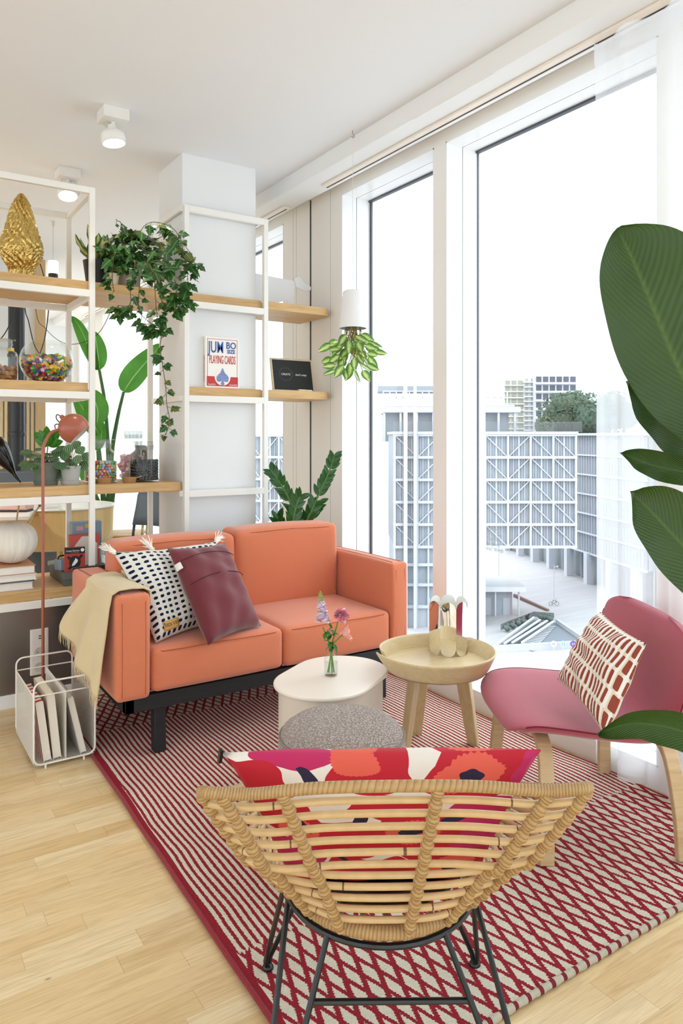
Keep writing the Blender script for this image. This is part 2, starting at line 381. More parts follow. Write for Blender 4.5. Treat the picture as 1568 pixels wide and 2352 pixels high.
def window(i, a, c, z0=WIN_Z0, z1=WIN_Z1):
    w = struct(thing('window_%d' % i, 'tall window with white aluminium reveal', 'window', (WX, (a+c)/2, z0)))
    del w['label'], w['category']
    h = (c-a)/2; H = z1-z0; D = GX-WX; t = .006
    f = MB()                                    # reveal lining in two steps with a shadow groove
    for (x0, x1) in ((-.002, .098), (.102, D)):
        f.box(x0, x1, -h, -h+t, 0, H); f.box(x0, x1, h-t, h, 0, H); f.box(x0, x1, -h, h, H-t, H); f.box(x0, x1, -h, h, -.02, t)
    obj('window_frame', f, M_alu, w, smooth=False)
    g = MB()
    for q in ((-h, -h+.0035), (h-.0035, h)): g.box(.096, .104, q[0], q[1], 0, H)
    g.box(.096, .104, -h, h, H-.0035, H); g.box(.096, .104, -h, h, 0, .0035)
    gk = .009
    gw = .020 if i == 1 else .009; g.box(D-.003, D+.008, -h, -h+gw, 0, H); g.box(D-.003, D+.008, h-gw, h, 0, H); g.box(D-.012, D+.008, -h, h, H-.016, H); g.box(D-.003, D+.008, -h, h, 0, .012)
    obj('gasket', g, plain('4C5058', .4), w, smooth=False)
    p = MB().box(D-.001, D+.003, -h+.01, h-.01, .01, H-.01); obj('pane', p, M_pane, w, smooth=False)
    portal(GX+.03, (a+c)/2, (z0+z1)/2, z1-z0, c-a, (0, PI/2, 0))
    return w
wins = [window(i+1, a, c) for i, (a, c) in enumerate(WINS)]
# other walls (mostly out of frame): left side and behind the camera, their unglazed openings added for extra sky light
b = MB()
for (a, c) in ((YF-.2, -3.2), (-.6, 0), (2.6, 3.0), (5.6, 6.0), (9.4, YB+.2)): b.box(XL-.25, XL, a, c, 0, CZ)
for (a, c) in ((-3.2, -.6), (0, 2.6), (3.0, 5.6), (6.0, 9.4)): b.box(XL-.25, XL, a, c, 0, .3); b.box(XL-.25, XL, a, c, 2.55, CZ); portal(XL-.1, (a+c)/2, 1.42, 2.25, c-a, (0, -PI/2, 0))
struct(obj('wall_left', b, M_white, smooth=False))
b = MB()
for (a, c) in ((XL-.2, -3.4), (-.9, -.5), (2.0, 2.6)): b.box(a, c, YF-.25, YF, 0, CZ)
for (a, c) in ((-3.4, -.9), (-.5, 2.0)): b.box(a, c, YF-.25, YF, 0, .3); b.box(a, c, YF-.25, YF, 2.6, CZ); portal((a+c)/2, YF-.1, 1.45, c-a, 2.3, (-PI/2, 0, 0))
struct(obj('wall_front', b, M_white, smooth=False))
struct(obj('wall_back', MB().box(.8, 2.6, YB, YB+.2, 0, CZ).box(XL-.2, -3.2, YB, YB+.2, 0, CZ).box(-3.2, .8, YB, YB+.2, 0, .2).box(-3.2, .8, YB, YB+.2, 2.6, CZ), M_white, smooth=False))  # wide opening hidden behind the partition, added to brighten the far room
portal(-1.2, YB+.1, 1.4, 4, 2.4, (PI/2, 0, 0))
# structural column behind the shelving
b = MB().box(1.408, 1.838, 3.672, 4.03, 0, CZ+.01)
struct(obj('wall_column', b, plain('E8E9E9', .75, var=.01), smooth=True, bevel=.003))
# slatted partition far behind, with a timber end post
pe = PY(80, 900, 6.6).x; pe2 = PY(101, 900, 6.6).x
b = MB(); x = -3.4
while x < pe: b.box(x, x+.022, 6.57, 6.6, 0, 1.78); x += .034
struct(obj('wall_slatted', MB().box(-3.5, pe, 6.6, 6.66, 0, CZ), M_white))
struct(obj('trim_4', b, wood('slat_wood', 'E6D2AA', 'CDB388', 2), smooth=False))
struct(obj('trim_5', MB().box(pe, pe2, 6.54, 6.68, 0, CZ), wood('post_wood', 'D8B98C', 'C6A678', 2), smooth=False))
# ---------------------------------------------------------------- curtain tracks in the facade soffit
def track(y0, y1, label):
    t = thing('curtain_track', label, 'curtain track', (2.178, (y0+y1)/2, 2.66)); h = (y1-y0)/2
    obj('rail', MB().box(-.024, .024, -h, h, -.012, 0), plain('F0E6DA', .4), t, smooth=False, bevel=.002)
    obj('channel', MB().box(.006, .0135, -h+.015, h-.0, -.0135, -.0118), M_gasket, t, smooth=False)
track(-.5, 3.485, 'long white curtain track under the soffit above the two big windows')
track(PX(655, 474, 2.17).y, 8.8, 'white curtain track end beside the shelf rack top at the column')
# linear slot in the soffit edge
l = MB().box(2.052, 2.068, 2.05, 2.55, 2.6585, 2.6605)
tag(obj('air_slot', l, M_white, smooth=False), 'thin white slot strip in the soffit above the large window', 'slot')
# ---------------------------------------------------------------- ceiling spots
def ceiling_spot(x, y, rz, tilt, label, head_dir, e=12):
    t = thing('ceiling_spotlight', label, 'spotlight', (x, y, CZ), rz)
    obj('mounting_box', MB().box(-.058, .058, -.058, .058, -.052, 0), plain('E7E4DF', .45), t, bevel=.002)
    obj('stem', MB().tube([(0, 0, -.05), (0, 0, -.085)], .009, 12), plain('EAE7E2', .5), t)
    hd = Vector(head_dir).normalized(); pc = Vector((0, .0, -.122))
    M = hd.to_track_quat('Z', 'Y').to_matrix().to_4x4(); M.translation = pc
    R = M.to_3x3(); side = (R @ Vector((1, 0, 0)))
    pr = [(.0, -.022), (.045, -.022), (.052, -.015), (.054, .0), (.056, .028), (.050, .028), (.046, .02)]
    h = obj('lamp_head', MB().lathe(pr, 32, M=M), plain('F0EEEA', .4), t)
    obj('socket', MB().lathe([(.0, -.055), (.02, -.055), (.02, -.02)], 20, M=M), plain('E9E6E0', .5), h)
    obj('lamp_lens', MB().lathe([(.0, .0215), (.047, .0205)], 32, M=M), glow('FFF8EE', 6), h)
    a0 = pc+side*.058+hd*.008; top = Vector((0, 0, -.085))
    obj('bracket', MB().tube(cat([a0, pc+side*.06-hd*.03, pc+side*.035-hd*.075, top], 8), .0065, 8), plain('EAE7E2', .5), t)
    obj('wire', MB().tube(cat([(-.03, 0, -.05), (-.035, 0, -.08), pc-hd*.06], 6), .003, 6), plain('C8C4BE', .6), t)
    p = Vector((x, y, CZ))+Matrix.Rotation(rz, 3, 'Z') @ (pc+hd*.045)
    spot(p.x, p.y, p.z, e, p+Matrix.Rotation(rz, 3, 'Z') @ hd)
p1 = PZ(262, 265, CZ); p2 = PZ(156, 400, CZ)
ceiling_spot(.963, 3.373, 0, 0, 'white round ceiling spotlight on a box mount, nearer the camera', (.12, -.10, -1))
ceiling_spot(.965, 4.265, .0, 0, 'white round ceiling spotlight above the open shelf frame top, the farther one', (-.05, -.35, -1))
ceiling_spot(-.55, 4.6, .4, 0, 'unseen extra ceiling spotlight added left of the shelving to brighten the room beyond', (.25, .2, -1), 120)  # this and the next two are unseen extras, added to brighten the far room
ceiling_spot(-.75, 6.0, .2, 0, 'unseen extra ceiling spotlight added in front of the slatted partition to brighten it', (.3, .1, -1), 120)
ceiling_spot(.55, 7.9, .2, 0, 'unseen extra ceiling spotlight added behind the slatted partition to brighten the far end', (.3, .1, -1), 120)
# ---------------------------------------------------------------- rug
def rugz(x, y): return .006+.0025*math.sin(x*9+y*5)*math.sin(y*7-x*3)+.002*math.sin(x*21+1)*math.sin(y*17)
RX0, RX1, RY0, RY1 = .742, 2.306, 1.127, 3.56
rt = thing('rug', 'red and cream striped wool rug with lozenge bands lying on the oak floor', 'rug', (0, 0, 0))
def rx0(y): return RX0-.02+.028*(y-1.1)/1.6 if y < 2.7 else RX0+.008
def rugf(u, v):
    y = RY0+(RY1-RY0)*v; a = rx0(y)-.0; x = a+(RX1-a)*u+ .004*math.sin(y*5)*u
    return (x, y, rugz(x, y)+.006)
def rugb(u, v): p = rugf(u, v); return (p[0], p[1], .0005)
b = MB().grid(rugf, 70, 100); obj('woven_field', b, M_rug, rt)
sd = MB()
for (fn) in (lambda t: (0, t), lambda t: (t, 1), lambda t: (1, 1-t)):
    sd.tube([Vector(rugf(*fn(i/60)))-Vector((0, 0, .004)) for i in range(61)], .0065, 8)
obj('edge_cord', sd, fabric('rug_cord', '8C1F2B', sc=900), rt)
t = T('rug_fringe_knots'); X = t.xyz(t.co())
kn = t.ma('LESS_THAN', t.ma('FRACT', t.ma('DIVIDE', X[0], .0394)), .30)
t.bump(t.ma('SINE', t.ma('MULTIPLY', X[0], 1400.)), .8, .003)
M_knot = t.fin(t.mix(kn, hx('DDD2BC'), hx('8E2130')), .95)
obj('knotted_end', MB().tube([Vector(rugf(i/120, 0))+Vector((0, -.003, -.0035)) for i in range(121)], [.0085+.0012*math.sin(i*1.7) for i in range(121)], 10), M_knot, rt)
# ---------------------------------------------------------------- sofa
M_sofa = fabric('orange_wool', 'DA805B', 'C0684A', 1500, .18, .35)
M_seam = plain('A4553A', .9)
def seam(pts, parent, r=.0016, mat=None): obj('seam', MB().tube(pts, r, 6), mat or M_seam, parent)
SX0, SX1, SYF, SYB = .79, 2.172, 2.735, 3.44
sofa = thing('sofa', 'orange two seat sofa on a black frame in front of the shelving', 'sofa', ((SX0+SX1)/2, 3.08, 0))
ox, oy = sofa.location.x, sofa.location.y
def S(o): o.location = (-ox, -oy, 0); return o
M_fr = wood('black_stained_wood', '222428', '141518', 0, 2, .5)
b = MB().box(.835, 2.125, 2.765, 2.80, .193, .252).box(.835, .87, 2.765, 3.42, .193, .252).box(2.09, 2.125, 2.765, 3.42, .193, .252).box(.835, 2.125, 3.385, 3.42, .193, .252)
S(obj('base_frame', b, M_fr, sofa, bevel=.002))
for (x, y) in ((.955, 2.80), (2.03, 2.80), (.985, 3.42), (2.10, 3.42)):
    S(obj('leg', MB().beam((x+.02, y, .2), (x+.022, y, .016), .046, up=(0, 1, 0)), M_fr, sofa, bevel=.003))
S(obj('back_panel', MB().box(.80, 2.165, 3.43, 3.448, .2, .655), plain('2E3133', .6), sofa, smooth=False, bevel=.002))
for k, (x0, x1) in enumerate(((.792, .925), (2.078, 2.172))):
    S(obj('armrest', rbox(MB(), x0, x1, SYF, 3.43, .25, .652, puff=.006, n=16), M_sofa, sofa, weld=True))
    xs = (x0+.022, x1-.022)
    for xx in xs:
        S(obj('seam', MB().tube([(xx, SYF-.001, .27), (xx, SYF-.003, .45), (xx, SYF-.001, .62), (xx, SYF+.008, .644), (xx, SYF+.03, .654), (xx, 3.08, .6575), (xx, 3.40, .654)], .0015, 6), M_seam, sofa))
for k, (x0, x1) in enumerate(((.932, 1.503), (1.508, 2.072))):
    S(obj('seat_cushion', rbox(MB(), x0, x1, 2.738, 3.26, .262, .432, puff=.012, n=18), M_sofa, sofa, weld=True))
    S(obj('seam', MB().tube([(x0+.012, 2.758, .424), (x0+.04, 2.740, .420), (x0+.12, 2.733, .421), ((x0+x1)/2, 2.729, .424), (x1-.12, 2.733, .421), (x1-.04, 2.740, .420), (x1-.012, 2.758, .424)], .0019, 6), M_seam, sofa))
for k, (x0, x1) in enumerate(((.925, 1.488), (1.492, 2.068))):
    o = S(obj('back_cushion', rbox(MB(), x0, x1, 3.185, 3.375, .40, .80 if k else .785, puff=.014, n=18), M_sofa, sofa, weld=True))
    o.location = (-ox, -oy, 0)
    z = .795 if k else .78
    S(obj('seam', MB().tube([(x0+.02, 3.199, .46), (x0+.014, 3.196, z-.04), (x0+.035, 3.192, z-.012), (x0+.15, 3.183, z-.008), ((x0+x1)/2, 3.178, z-.004), (x1-.15, 3.183, z-.008), (x1-.035, 3.190, z-.012), (x1-.014, 3.194, z-.04), (x1-.016, 3.188, .46)], .0018, 6), M_seam, sofa))
# ---------------------------------------------------------------- throw over the left arm
t = T('cream_wool_throw'); X = t.xyz(t.co())
t.bump(t.ma('ADD', t.ma('SINE', t.ma('MULTIPLY', t.ma('ADD', X[1], X[2]), 1500.)), t.ma('MULTIPLY', t.noise(t.co(), 400, 2), 2.)), .25, .002)
M_throw = t.fin(t.mix(t.noise(t.co(), 5), hx('E0CCA4'), hx('CBB388')), .95, 0., **{'Sheen Weight': .3, 'Specular IOR Level': .1})
tw = thing('throw_blanket', 'cream fringed wool throw draped over the left arm of the orange sofa', 'blanket', (.80, 3.0, .66))
def thr(u, v):      # u from inner side over the arm and down outside, v along the arm
    Y = 2.758+.37*v
    path = [(.931, .60), (.930, .655), (.905, .668), (.86, .672), (.81, .670), (.782, .655), (.772, .60), (.762, .50), (.748, .38), (.735, .25), (.728, .195)]
    t = u*(len(path)-1); i = min(int(t), len(path)-2); f = t-i
    x = path[i][0]*(1-f)+path[i+1][0]*f; z = path[i][1]*(1-f)+path[i+1][1]*f
    drop = max(0, (.62-z)/.42)
    x += -.014*drop*math.sin(v*15+1)*(.5+v)-.022*drop*v+.0*drop
    z += .085*drop+(.075*v*v)*drop+.004*math.sin(v*9)*(1-drop)+.12*v*drop
    Y += .10*drop*v+.015*math.sin(u*9)*v
    if u < .1: z += .03*v
    if v < .15 and drop > 0: x += .022*(1-v/.15)*drop*.3
    return (x-.80, Y-3.0, z-.66)
obj('cloth', MB().grid(thr, 60, 40), M_throw, tw, solid=.005)
fr = MB(); random.seed(3)
for i in range(110):
    v = i/109; p = Vector(thr(1, v)); q = p+Vector((random.uniform(-.006, .006), random.uniform(-.008, .008), -.038-random.random()*.014))
    fr.tube([p, (p+q)/2+Vector((random.uniform(-.004, .004), random.uniform(-.004, .004), 0)), q], [.0016, .0013, .0006], 4)
obj('fringe', fr, M_throw, tw)
# ---------------------------------------------------------------- sofa cushions
t = T('dotted_weave'); uv = t.xyz(t.co('UV')); N1, N2 = 17., 15.
w1 = t.ma('MULTIPLY', t.ma('SUBTRACT', t.noise(t.co('UV', (1, 1, 1)), 9, 1), .5), .012)
u = t.ma('MULTIPLY', t.ma('ADD', uv[0], w1), N2); v = t.ma('MULTIPLY', t.ma('ADD', uv[1], w1), N1)
fu = t.ma('ABSOLUTE', t.ma('SUBTRACT', t.ma('FRACT', u), .5)); fv = t.ma('ABSOLUTE', t.ma('SUBTRACT', t.ma('FRACT', v), .5))
el = t.ma('ADD', t.ma('POWER', t.ma('DIVIDE', fu, .29), 3.), t.ma('POWER', t.ma('DIVIDE', fv, .25), 3.))
dots = t.ma('LESS_THAN', t.ma('ADD', el, t.ma('MULTIPLY', t.noise(t.co('UV'), 140, 1), .5)), 1.2)
wv = t.ma('MULTIPLY', t.ma('SINE', t.ma('MULTIPLY', uv[0], 330.)), t.ma('SINE', t.ma('MULTIPLY', uv[1], 420.)))
t.bump(t.ma('ADD', t.ma('MULTIPLY', wv, .6), t.ma('MULTIPLY', dots, 1.2)), .6, .004)
M_dots = t.fin(t.mix(dots, t.mix(wv, hx('E9E5DC'), hx('F5F2EB')), hx('1D2740')), .95, 0., **{'Specular IOR Level': .1})
pc = [Vector(q) for q in (PZ(352, 1490, .437), PZ(600, 1462, .45), PY(497, 1246, 3.10), PY(243, 1262, 3.03))]
pc[0] = Vector((.965, 2.80, .437)); pc[1] = Vector((1.33, 2.93, .45)); pc[3] = PY(258, 1268, 3.06); pc[2] = PY(497, 1243, 3.15)
base = (pc[0]+pc[1])/2
th_ = thing('dotted_cushion', 'white cushion with rows of dark blue dots and tasselled corners on the sofa', 'cushion', base)
L = [p-base for p in pc]
obj('cover', pillow(MB(), *L, .075, noise=.12), M_dots, th_, weld=True)
for c in (L[2], L[3], (L[2]*.35+L[3]*.65)):
    tb = MB()
    dr = (c-(L[0]+L[2])/2).normalized()
    for i in range(26):
        q = c+dr*random.uniform(.03, .05)+Vector([random.uniform(-.022, .022) for _ in range(3)])
        tb.tube([c+Vector([random.uniform(-.006, .006) for _ in range(3)])-dr*.01, (c+q)/2+Vector((0, 0, .004)), q], [.003, .0024, .0012], 5)
    obj('tassel', tb, plain('F3EFE4', .95), th_)
lm = frame(PD(394, 1466, (L[0]+base).x*SY+(L[0]+base).y*CY-.03)-base, pc[1]-pc[0], pc[3]-pc[0])
nl = (pc[1]-pc[0]).cross(pc[3]-pc[0]).normalized()
def on(a, c2, th, off=.002):
    u, v = 2*a-1, 2*c2-1; p = L[0]*(1-a)*(1-c2)+L[1]*a*(1-c2)+L[2]*a*c2+L[3]*(1-a)*c2
    return p+nl*(th*max(0, (1-u*u)*(1-v*v))**.42+off)
lab = MB().grid(lambda a, c2: on(.10+.17*a, .055+.085*c2, .075, .0045), 6, 4)
lo = obj('leather_label', lab, plain('C99B53', .5), th_, solid=.003)
text('lettering', 'ferm', plain('6E4E22', .6), lo, frame(on(.185, .082, .075, .0105), on(.25, .08, .075)-on(.1, .08, .075), pc[3]-pc[0]), .034, .0004)
M_mar = fabric('maroon_wool', '722D34', '5A2229', 1300, .2, .4)
pm = [PZ(474, 1476, .44), PZ(597, 1434, .44), PY(515, 1246, 3.06), PY(383, 1258, 2.98)]
pm[0] = PZ(478, 1482, .44); pm[1] = PZ(600, 1438, .44)
base = (pm[0]+pm[1])/2; t_ = thing('maroon_cushion', 'plain maroon wool cushion leaning on the dotted cushion on the sofa', 'cushion', base)
Lm = [p-base for p in pm]
obj('cover', pillow(MB(), *Lm, .065, noise=.10), M_mar, t_, weld=True)
L = Lm; nl = (pm[1]-pm[0]).cross(pm[3]-pm[0]).normalized()
for vv in (.55, .80): obj('seam', MB().tube([on(.03+.94*i/24, vv+.03*math.sin(i/24*PI), .065, .0035) for i in range(25)], .0016, 6), plain('4A171C', .9), t_)
obj('tag', MB().grid(lambda a, c2: on(-.015+.05*a, .73+.07*c2, .065, .004), 2, 2), plain('E9E4DC', .8), t_, solid=.001)
# ---------------------------------------------------------------- oval coffee table
M_tab = plain('EDE3D6', .32, var=.01)
A_, B_ = Vector((1.345, 2.225)), Vector((1.52, 2.29)); tr = .1615
A_, B_ = Vector((1.382, 2.215)), Vector((1.478, 2.272))
ct = (A_+B_)/2; tdir = (B_-A_); tl = tdir.length/2
tab = thing('coffee_table', 'low oval cream coffee table on a drum base before the sofa', 'table', (ct.x, ct.y, .012), math.atan2(tdir.y, tdir.x))
def stad(r, l, n=28):
    o = []
    for i in range(n+1): a = -PI/2+PI*i/n; o.append((l+r*math.cos(a), r*math.sin(a)))
    for i in range(n+1): a = PI/2+PI*i/n; o.append((-l+r*math.cos(a), r*math.sin(a)))
    return o
b = MB()
for z0, r0 in (()): pass
R0 = .176
obj('table_top', MB().prism(stad(R0, tl*1.25), .014, Matrix.Translation((0, 0, .356))), M_tab, tab, bevel=.005)
obj('drum_base', MB().prism(stad(R0-.018, tl*1.25), .354, Matrix.Translation((0, 0, .002))), plain('DDD0C0', .4, var=.01), tab, bevel=.004)
# vase with three flowers
vc = PZ(760, 1552, .382); vz = .382
vase = thing('flower_vase', 'small clear glass bottle vase with three pink flowers on the oval table', 'vase', (vc.x, vc.y, vz))
pr = [(.0, .002), (.024, .002), (.0265, .006), (.0265, .055), (.025, .064), (.012, .078), (.0098, .085), (.0098, .098), (.0125, .104), (.0108, .105), (.0082, .098), (.0082, .086), (.023, .062), (.0245, .054), (.0245, .007), (.0, .005)]
obj('bottle', MB().lathe(pr, 32), M_glass, vase)
obj('water', MB().lathe([(.0, .006), (.0238, .007), (.0240, .050), (.0, .050)], 24), glassmat('water', (.93, .97, .93, 1), .03, .3), vase)
def loc_(px, py, dd=0.): return PD(px, py, vc.x*SY+vc.y*CY+dd)-Vector((vc.x, vc.y, vz))
stm = [((.004, 0, .012), (.0, 0, .09), loc_(741, 1440, .01), 'snap'), ((-.008, .003, .012), (.002, 0, .1), loc_(776, 1428, 0), 'carn'), ((.01, -.004, .012), (.003, 0, .1), loc_(788, 1457, -.01), 'tul')]
M_stem = plain('5E8F2E', .5)
for k, (a, m, e, _) in enumerate(stm):
    obj('flower_stem', MB().tube(cat([a, m, (Vector(m)+Vector(e))/2+Vector((0, 0, .006)), e], 6), .0026, 7), M_stem, vase)
for a in ((-.012, .006, .012), (.014, .002, .012), (-.003, -.01, .012)): obj('flower_stem', MB().tube([a, (a[0]*-.3, 0, .09)], .0018, 6), M_stem, vase)
random.seed(5); sn = MB(); top = loc_(735, 1360); bot = loc_(742, 1432)
for i in range(46):
    f = i/45; p = bot.lerp(top, f); a = i*2.4; r = .020*(1-f)**.7+.003
    d = Vector((math.cos(a), math.sin(a), .1)); sz = .020*(1-f)**.8+.004
    for q in range(3):
        d2 = (d+Vector([random.uniform(-.7, .7) for _ in range(3)])).normalized()
        sn.leaf(p+d*r*.35, d2, (0, 0, 1), sz*1.1, sz, -.6, .5, 4, mi=1 if f > .68 else (2 if random.random() < .5 else 0))
obj('snapdragon', sn, [plain('F6ECF0', .6), plain('B4C97C', .6), plain('E6C6DC', .6)], vase)
ca = MB(); cc = loc_(784, 1414)
for i in range(150):
    d = Vector([random.gauss(0, 1) for _ in range(3)]).normalized(); d.z = abs(d.z)*.8 if random.random() < .7 else d.z*.5
    d.normalize(); ca.leaf(cc+d*.004, d, (random.random(), random.random(), 1), .028, .017, .5, .3, 4, wav=.5, mi=random.choice((0, 0, 1)))
obj('carnation', ca, [plain('F496A6', .7), plain('FDE2E4', .7)], vase)
tu = MB(); tc0 = loc_(779, 1456); td = (loc_(822, 1446)-tc0).normalized()
for i in range(7):
    a = 2*PI*i/7; s1 = Matrix.Rotation(a, 3, td) @ td.orthogonal().normalized()
    tu.leaf(tc0+s1*.004, (td+s1*.45).normalized(), -s1, .052+.004*(i % 2), .032, .5, .35, 6, pw=.9)
obj('tulip', tu, plain('F2A79A', .5), vase)
lv = MB()
for i in range(30):
    f = random.random(); p = Vector((0, 0, .1)).lerp(loc_(755, 1440), f)+Vector([random.uniform(-.012, .012) for _ in range(3)])
    d = Vector([random.uniform(-1, 1) for _ in range(3)]); lv.leaf(p, d, (0, 0, 1), .028, .016, .5, .3, 5)
M_gr = leafmat('fresh_leaf', '4C8A2C', '2F6420', rough=.4)
obj('leaves', lv, M_gr, vase)
# ---------------------------------------------------------------- side table with raised oak rim
cs = Vector((1.772, 2.062)); side = thing('tray_side_table', 'round pale oak side table with a raised overlapping rim by the window', 'side table', (cs.x, cs.y, .012), 0)
obj('tray_floor', MB().lathe([(.0, .394), (.186, .394), (.190, .406), (.0, .406)], 64), M_oakx, side)
b = MB(); g0 = math.radians(156)
def rim(u, v):
    a = g0+.02+u*(2*PI-.0); r = .178+.036*v**.8; z = .384+.070*v
    if u > .93: r -= .012*(u-.93)/.07; z -= 0
    if u < .10: r += .014*(1-u/.10)*v
    return (r*math.cos(a), r*math.sin(a), z)
obj('rim', MB().grid(rim, 120, 8), M_oakx, side, solid=.006)
for (px, py, tx, ty) in ((955, 1693, 0, 0), (1087, 1716, 0, 0), (926, 1760, 0, 0)):
    f = PZ(px, py, .0); d = Vector((f.x-cs.x, f.y-cs.y, 0)); tp = d*.60
    d2 = d.normalized()
    obj('leg', MB().beam((tp.x, tp.y, .394), (d.x, d.y, .0), .062, .030, up=(d2.x, d2.y, 0), w2=.045, h2=.024), M_oak2, side, bevel=.004)
# scalloped mirror vase
mv = PZ(1029, 1497, .418); vaz = thing('scalloped_vase', 'mirror polished scalloped steel vase standing on the oak tray table', 'vase', (mv.x, mv.y, .4185))
M_mir = plain('F0F0F0', .03, 1., var=.0)
M_vin = plain('F0EFE8', .5, var=0.)
NP = 8; rv = .0775; aw = PI/NP
def petal(k):
    a0 = math.atan2(-mv.y, -mv.x)+2*PI*k/NP; hwd = rv*math.sin(aw)*1.0; pts = []
    H = .205
    for i in range(13): t = PI*i/12; pts.append((hwd*math.cos(t), H-hwd+hwd*math.sin(t)))
    for i in range(13): t = PI+PI*i/12; pts.append((hwd*math.cos(t), hwd+hwd*math.sin(t)))
    return a0, pts
for k in range(NP):
    a0, pts = petal(k); n = len(pts)
    for (off, mt, nm) in ((.0, M_mir, 'mirror_petal'), (-.0012, M_vin, 'inner_face')):
        vs = []
        for (x, z) in pts: 
            ap = rv*math.cos(aw)+off+.004*(1-(x/(rv*math.sin(aw)))**2)
            vs.append((ap*math.cos(a0)-x*math.sin(a0), ap*math.sin(a0)+x*math.cos(a0), z))
        ap = rv*math.cos(aw)+off+.004
        # strip faces across for a gentle curve
        m = MB(); rows = []
        hw_ = rv*math.sin(aw); nx, nz = 10, 24
        def pf(a, c, a0=a0, hw_=hw_, off=off):
            x = (2*a-1); H = .205; xx = x*hw_; zr = math.sqrt(max(0, hw_*hw_-xx*xx)); z0_ = hw_-zr; z1_ = H-hw_+zr
            z = z0_+(z1_-z0_)*c; ap = rv*math.cos(aw)+off+.002*(1-x*x)
            return (ap*math.cos(a0)-xx*math.sin(a0), ap*math.sin(a0)+xx*math.cos(a0), z)
        m.grid(pf, nx, nz)
        obj(nm, m, mt, vaz)
# ---------------------------------------------------------------- pouf
t = T('pouf_boucle'); o = t.co(); v = t.n('ShaderNodeTexVoronoi'); t.put(v.inputs['Vector'], t.co(scale=(1, 1, 1.3))); v.inputs['Scale'].default_value = 150
n = t.noise(o, 60, 2); t.bump(t.ma('ADD', t.ma('MULTIPLY', v.outputs['Distance'], -2.), n), .8, .006)
M_pouf = t.fin(t.mix(t.rng(v.outputs['Distance'], .1, .6), t.mix(n, hx('E2D8CE'), hx('C9BCB2')), hx('A3948C')), .95)
M_pside = t.m
pf_c = (1.182, 1.800)
pouf = thing('round_pouf', 'round taupe woven fabric pouf behind the rattan chair', 'pouf', (pf_c[0], pf_c[1], .011))
pr = [(.0, .0), (.155, .0), (.178, .012), (.188, .05), (.192, .16), (.190, .28), (.187, .345), (.182, .362)]
obj('side_cover', MB().lathe(pr, 64), M_pouf, pouf)
obj('top_cover', MB().lathe([(.182, .362), (.174, .380), (.150, .397), (.11, .409), (.055, .415), (.0, .416)], 64), M_pouf, pouf)
obj('piping', MB().tube([(.1832*math.cos(i*PI/32), .1832*math.sin(i*PI/32), .363) for i in range(64)], .0035, 8, closed=True), plain('8B7B73', .95), pouf)
# ---------------------------------------------------------------- burgundy lounge chair
M_lou = fabric('burgundy_upholstery', 'B64C5D', '9A3A4A', 1500, .18, .45)
LY = math.radians(150)
LC = (1.957, 1.588)
lou = thing('lounge_chair', 'burgundy upholstered lounge chair with bent oak legs by the curtain', 'chair', (LC[0], LC[1], 0), LY-PI/2)   # local +y is the front
# shell profile in the (y, z) plane from seat front to back top, half width along it
PR = [(.254, .334, .19), (.247, .362, .225), (.205, .380, .256), (.13, .380, .283), (.05, .372, .297), (-.06, .360, .302), (-.135, .360, .300), (-.185, .386, .290), (-.210, .44, .292), (-.230, .52, .306), (-.245, .59, .308), (-.256, .645, .285), (-.262, .688, .225)]
def shell(off):
    cs_ = cat([(p[0], p[1], p[2]) for p in PR], 5)
    n = len(cs_)-1
    def f(a, c):
        t = a*n; i = min(int(t), n-1); fr = t-i; p = cs_[i].lerp(cs_[i+1], fr)
        tg = (cs_[min(i+1, n)]-cs_[max(i-1, 0)]); nn = Vector((-tg.y, tg.x)).normalized()   # normal in (y,z)
        x = 2*c-1
        back = max(0, min(1, (p.y-.40)/.2))
        hw = p.z
        endf = 1.0
        for e in (a, 1-a):
            if e < .10: endf = min(endf, math.sqrt(max(0, 1-(1-e/.10)**2))*.35+.65)
        xx = math.sin(x*PI/2)*hw*endf
        edge = abs(x)**4
        cup = .022*(abs(x)**2.5)*(1-.2*back)
        side = math.sqrt(max(0, 1-abs(math.sin(x*PI/2))**6))
        e_end = min(1, min(a, 1-a)/.035)**.5
        o = off*side*e_end
        y = p.x+nn.x*(o)*-1+ (cup*1.3 if back > 0 else 0)*back; z = p.y+nn.y*(o)*-1+cup*(1-back)
        return (xx, y, z)
    return f
b = MB(); b.grid(shell(-.022), 64, 28); k = len(b.f); b.grid(shell(.022), 64, 28)
for i in range(k, len(b.f)): b.f[i] = b.f[i][::-1]
obj('seat_shell', b, M_lou, lou, weld=True)
obj('seam', MB().tube([Vector(shell(0)(i/80, 1.0)) for i in range(9, 70)], .0022, 6), plain('6A1F2C', .9), lou)
obj('seam', MB().tube([Vector(shell(0)(i/80, 0.0)) for i in range(9, 70)], .0022, 6), plain('6A1F2C', .9), lou)
M_bent = wood('bent_oak', 'D9BE95', 'BC9A6C', 1, 1.4, .4)
def strap(pts, w, th_):
    P = cat(pts, 8); m = MB()
    vs = []; n = len(P)
    for i, p in enumerate(P):
        d = (P[min(i+1, n-1)]-P[max(i-1, 0)]).normalized(); s_ = Vector((0, 1, 0)); s_ = (s_-d*s_.dot(d)).normalized(); q = d.cross(s_)
        for a, c in ((-1, -1), (1, -1), (1, 1), (-1, 1)): vs.append(p+s_*a*w/2+q*c*th_/2)
    fs = [(i*4+k, i*4+(k+1) % 4, i*4+4+(k+1) % 4, i*4+4+k) for i in range(n-1) for k in range(4)]+[(3, 2, 1, 0), (n*4-4, n*4-3, n*4-2, n*4-1)]
    return m.add(vs, fs)
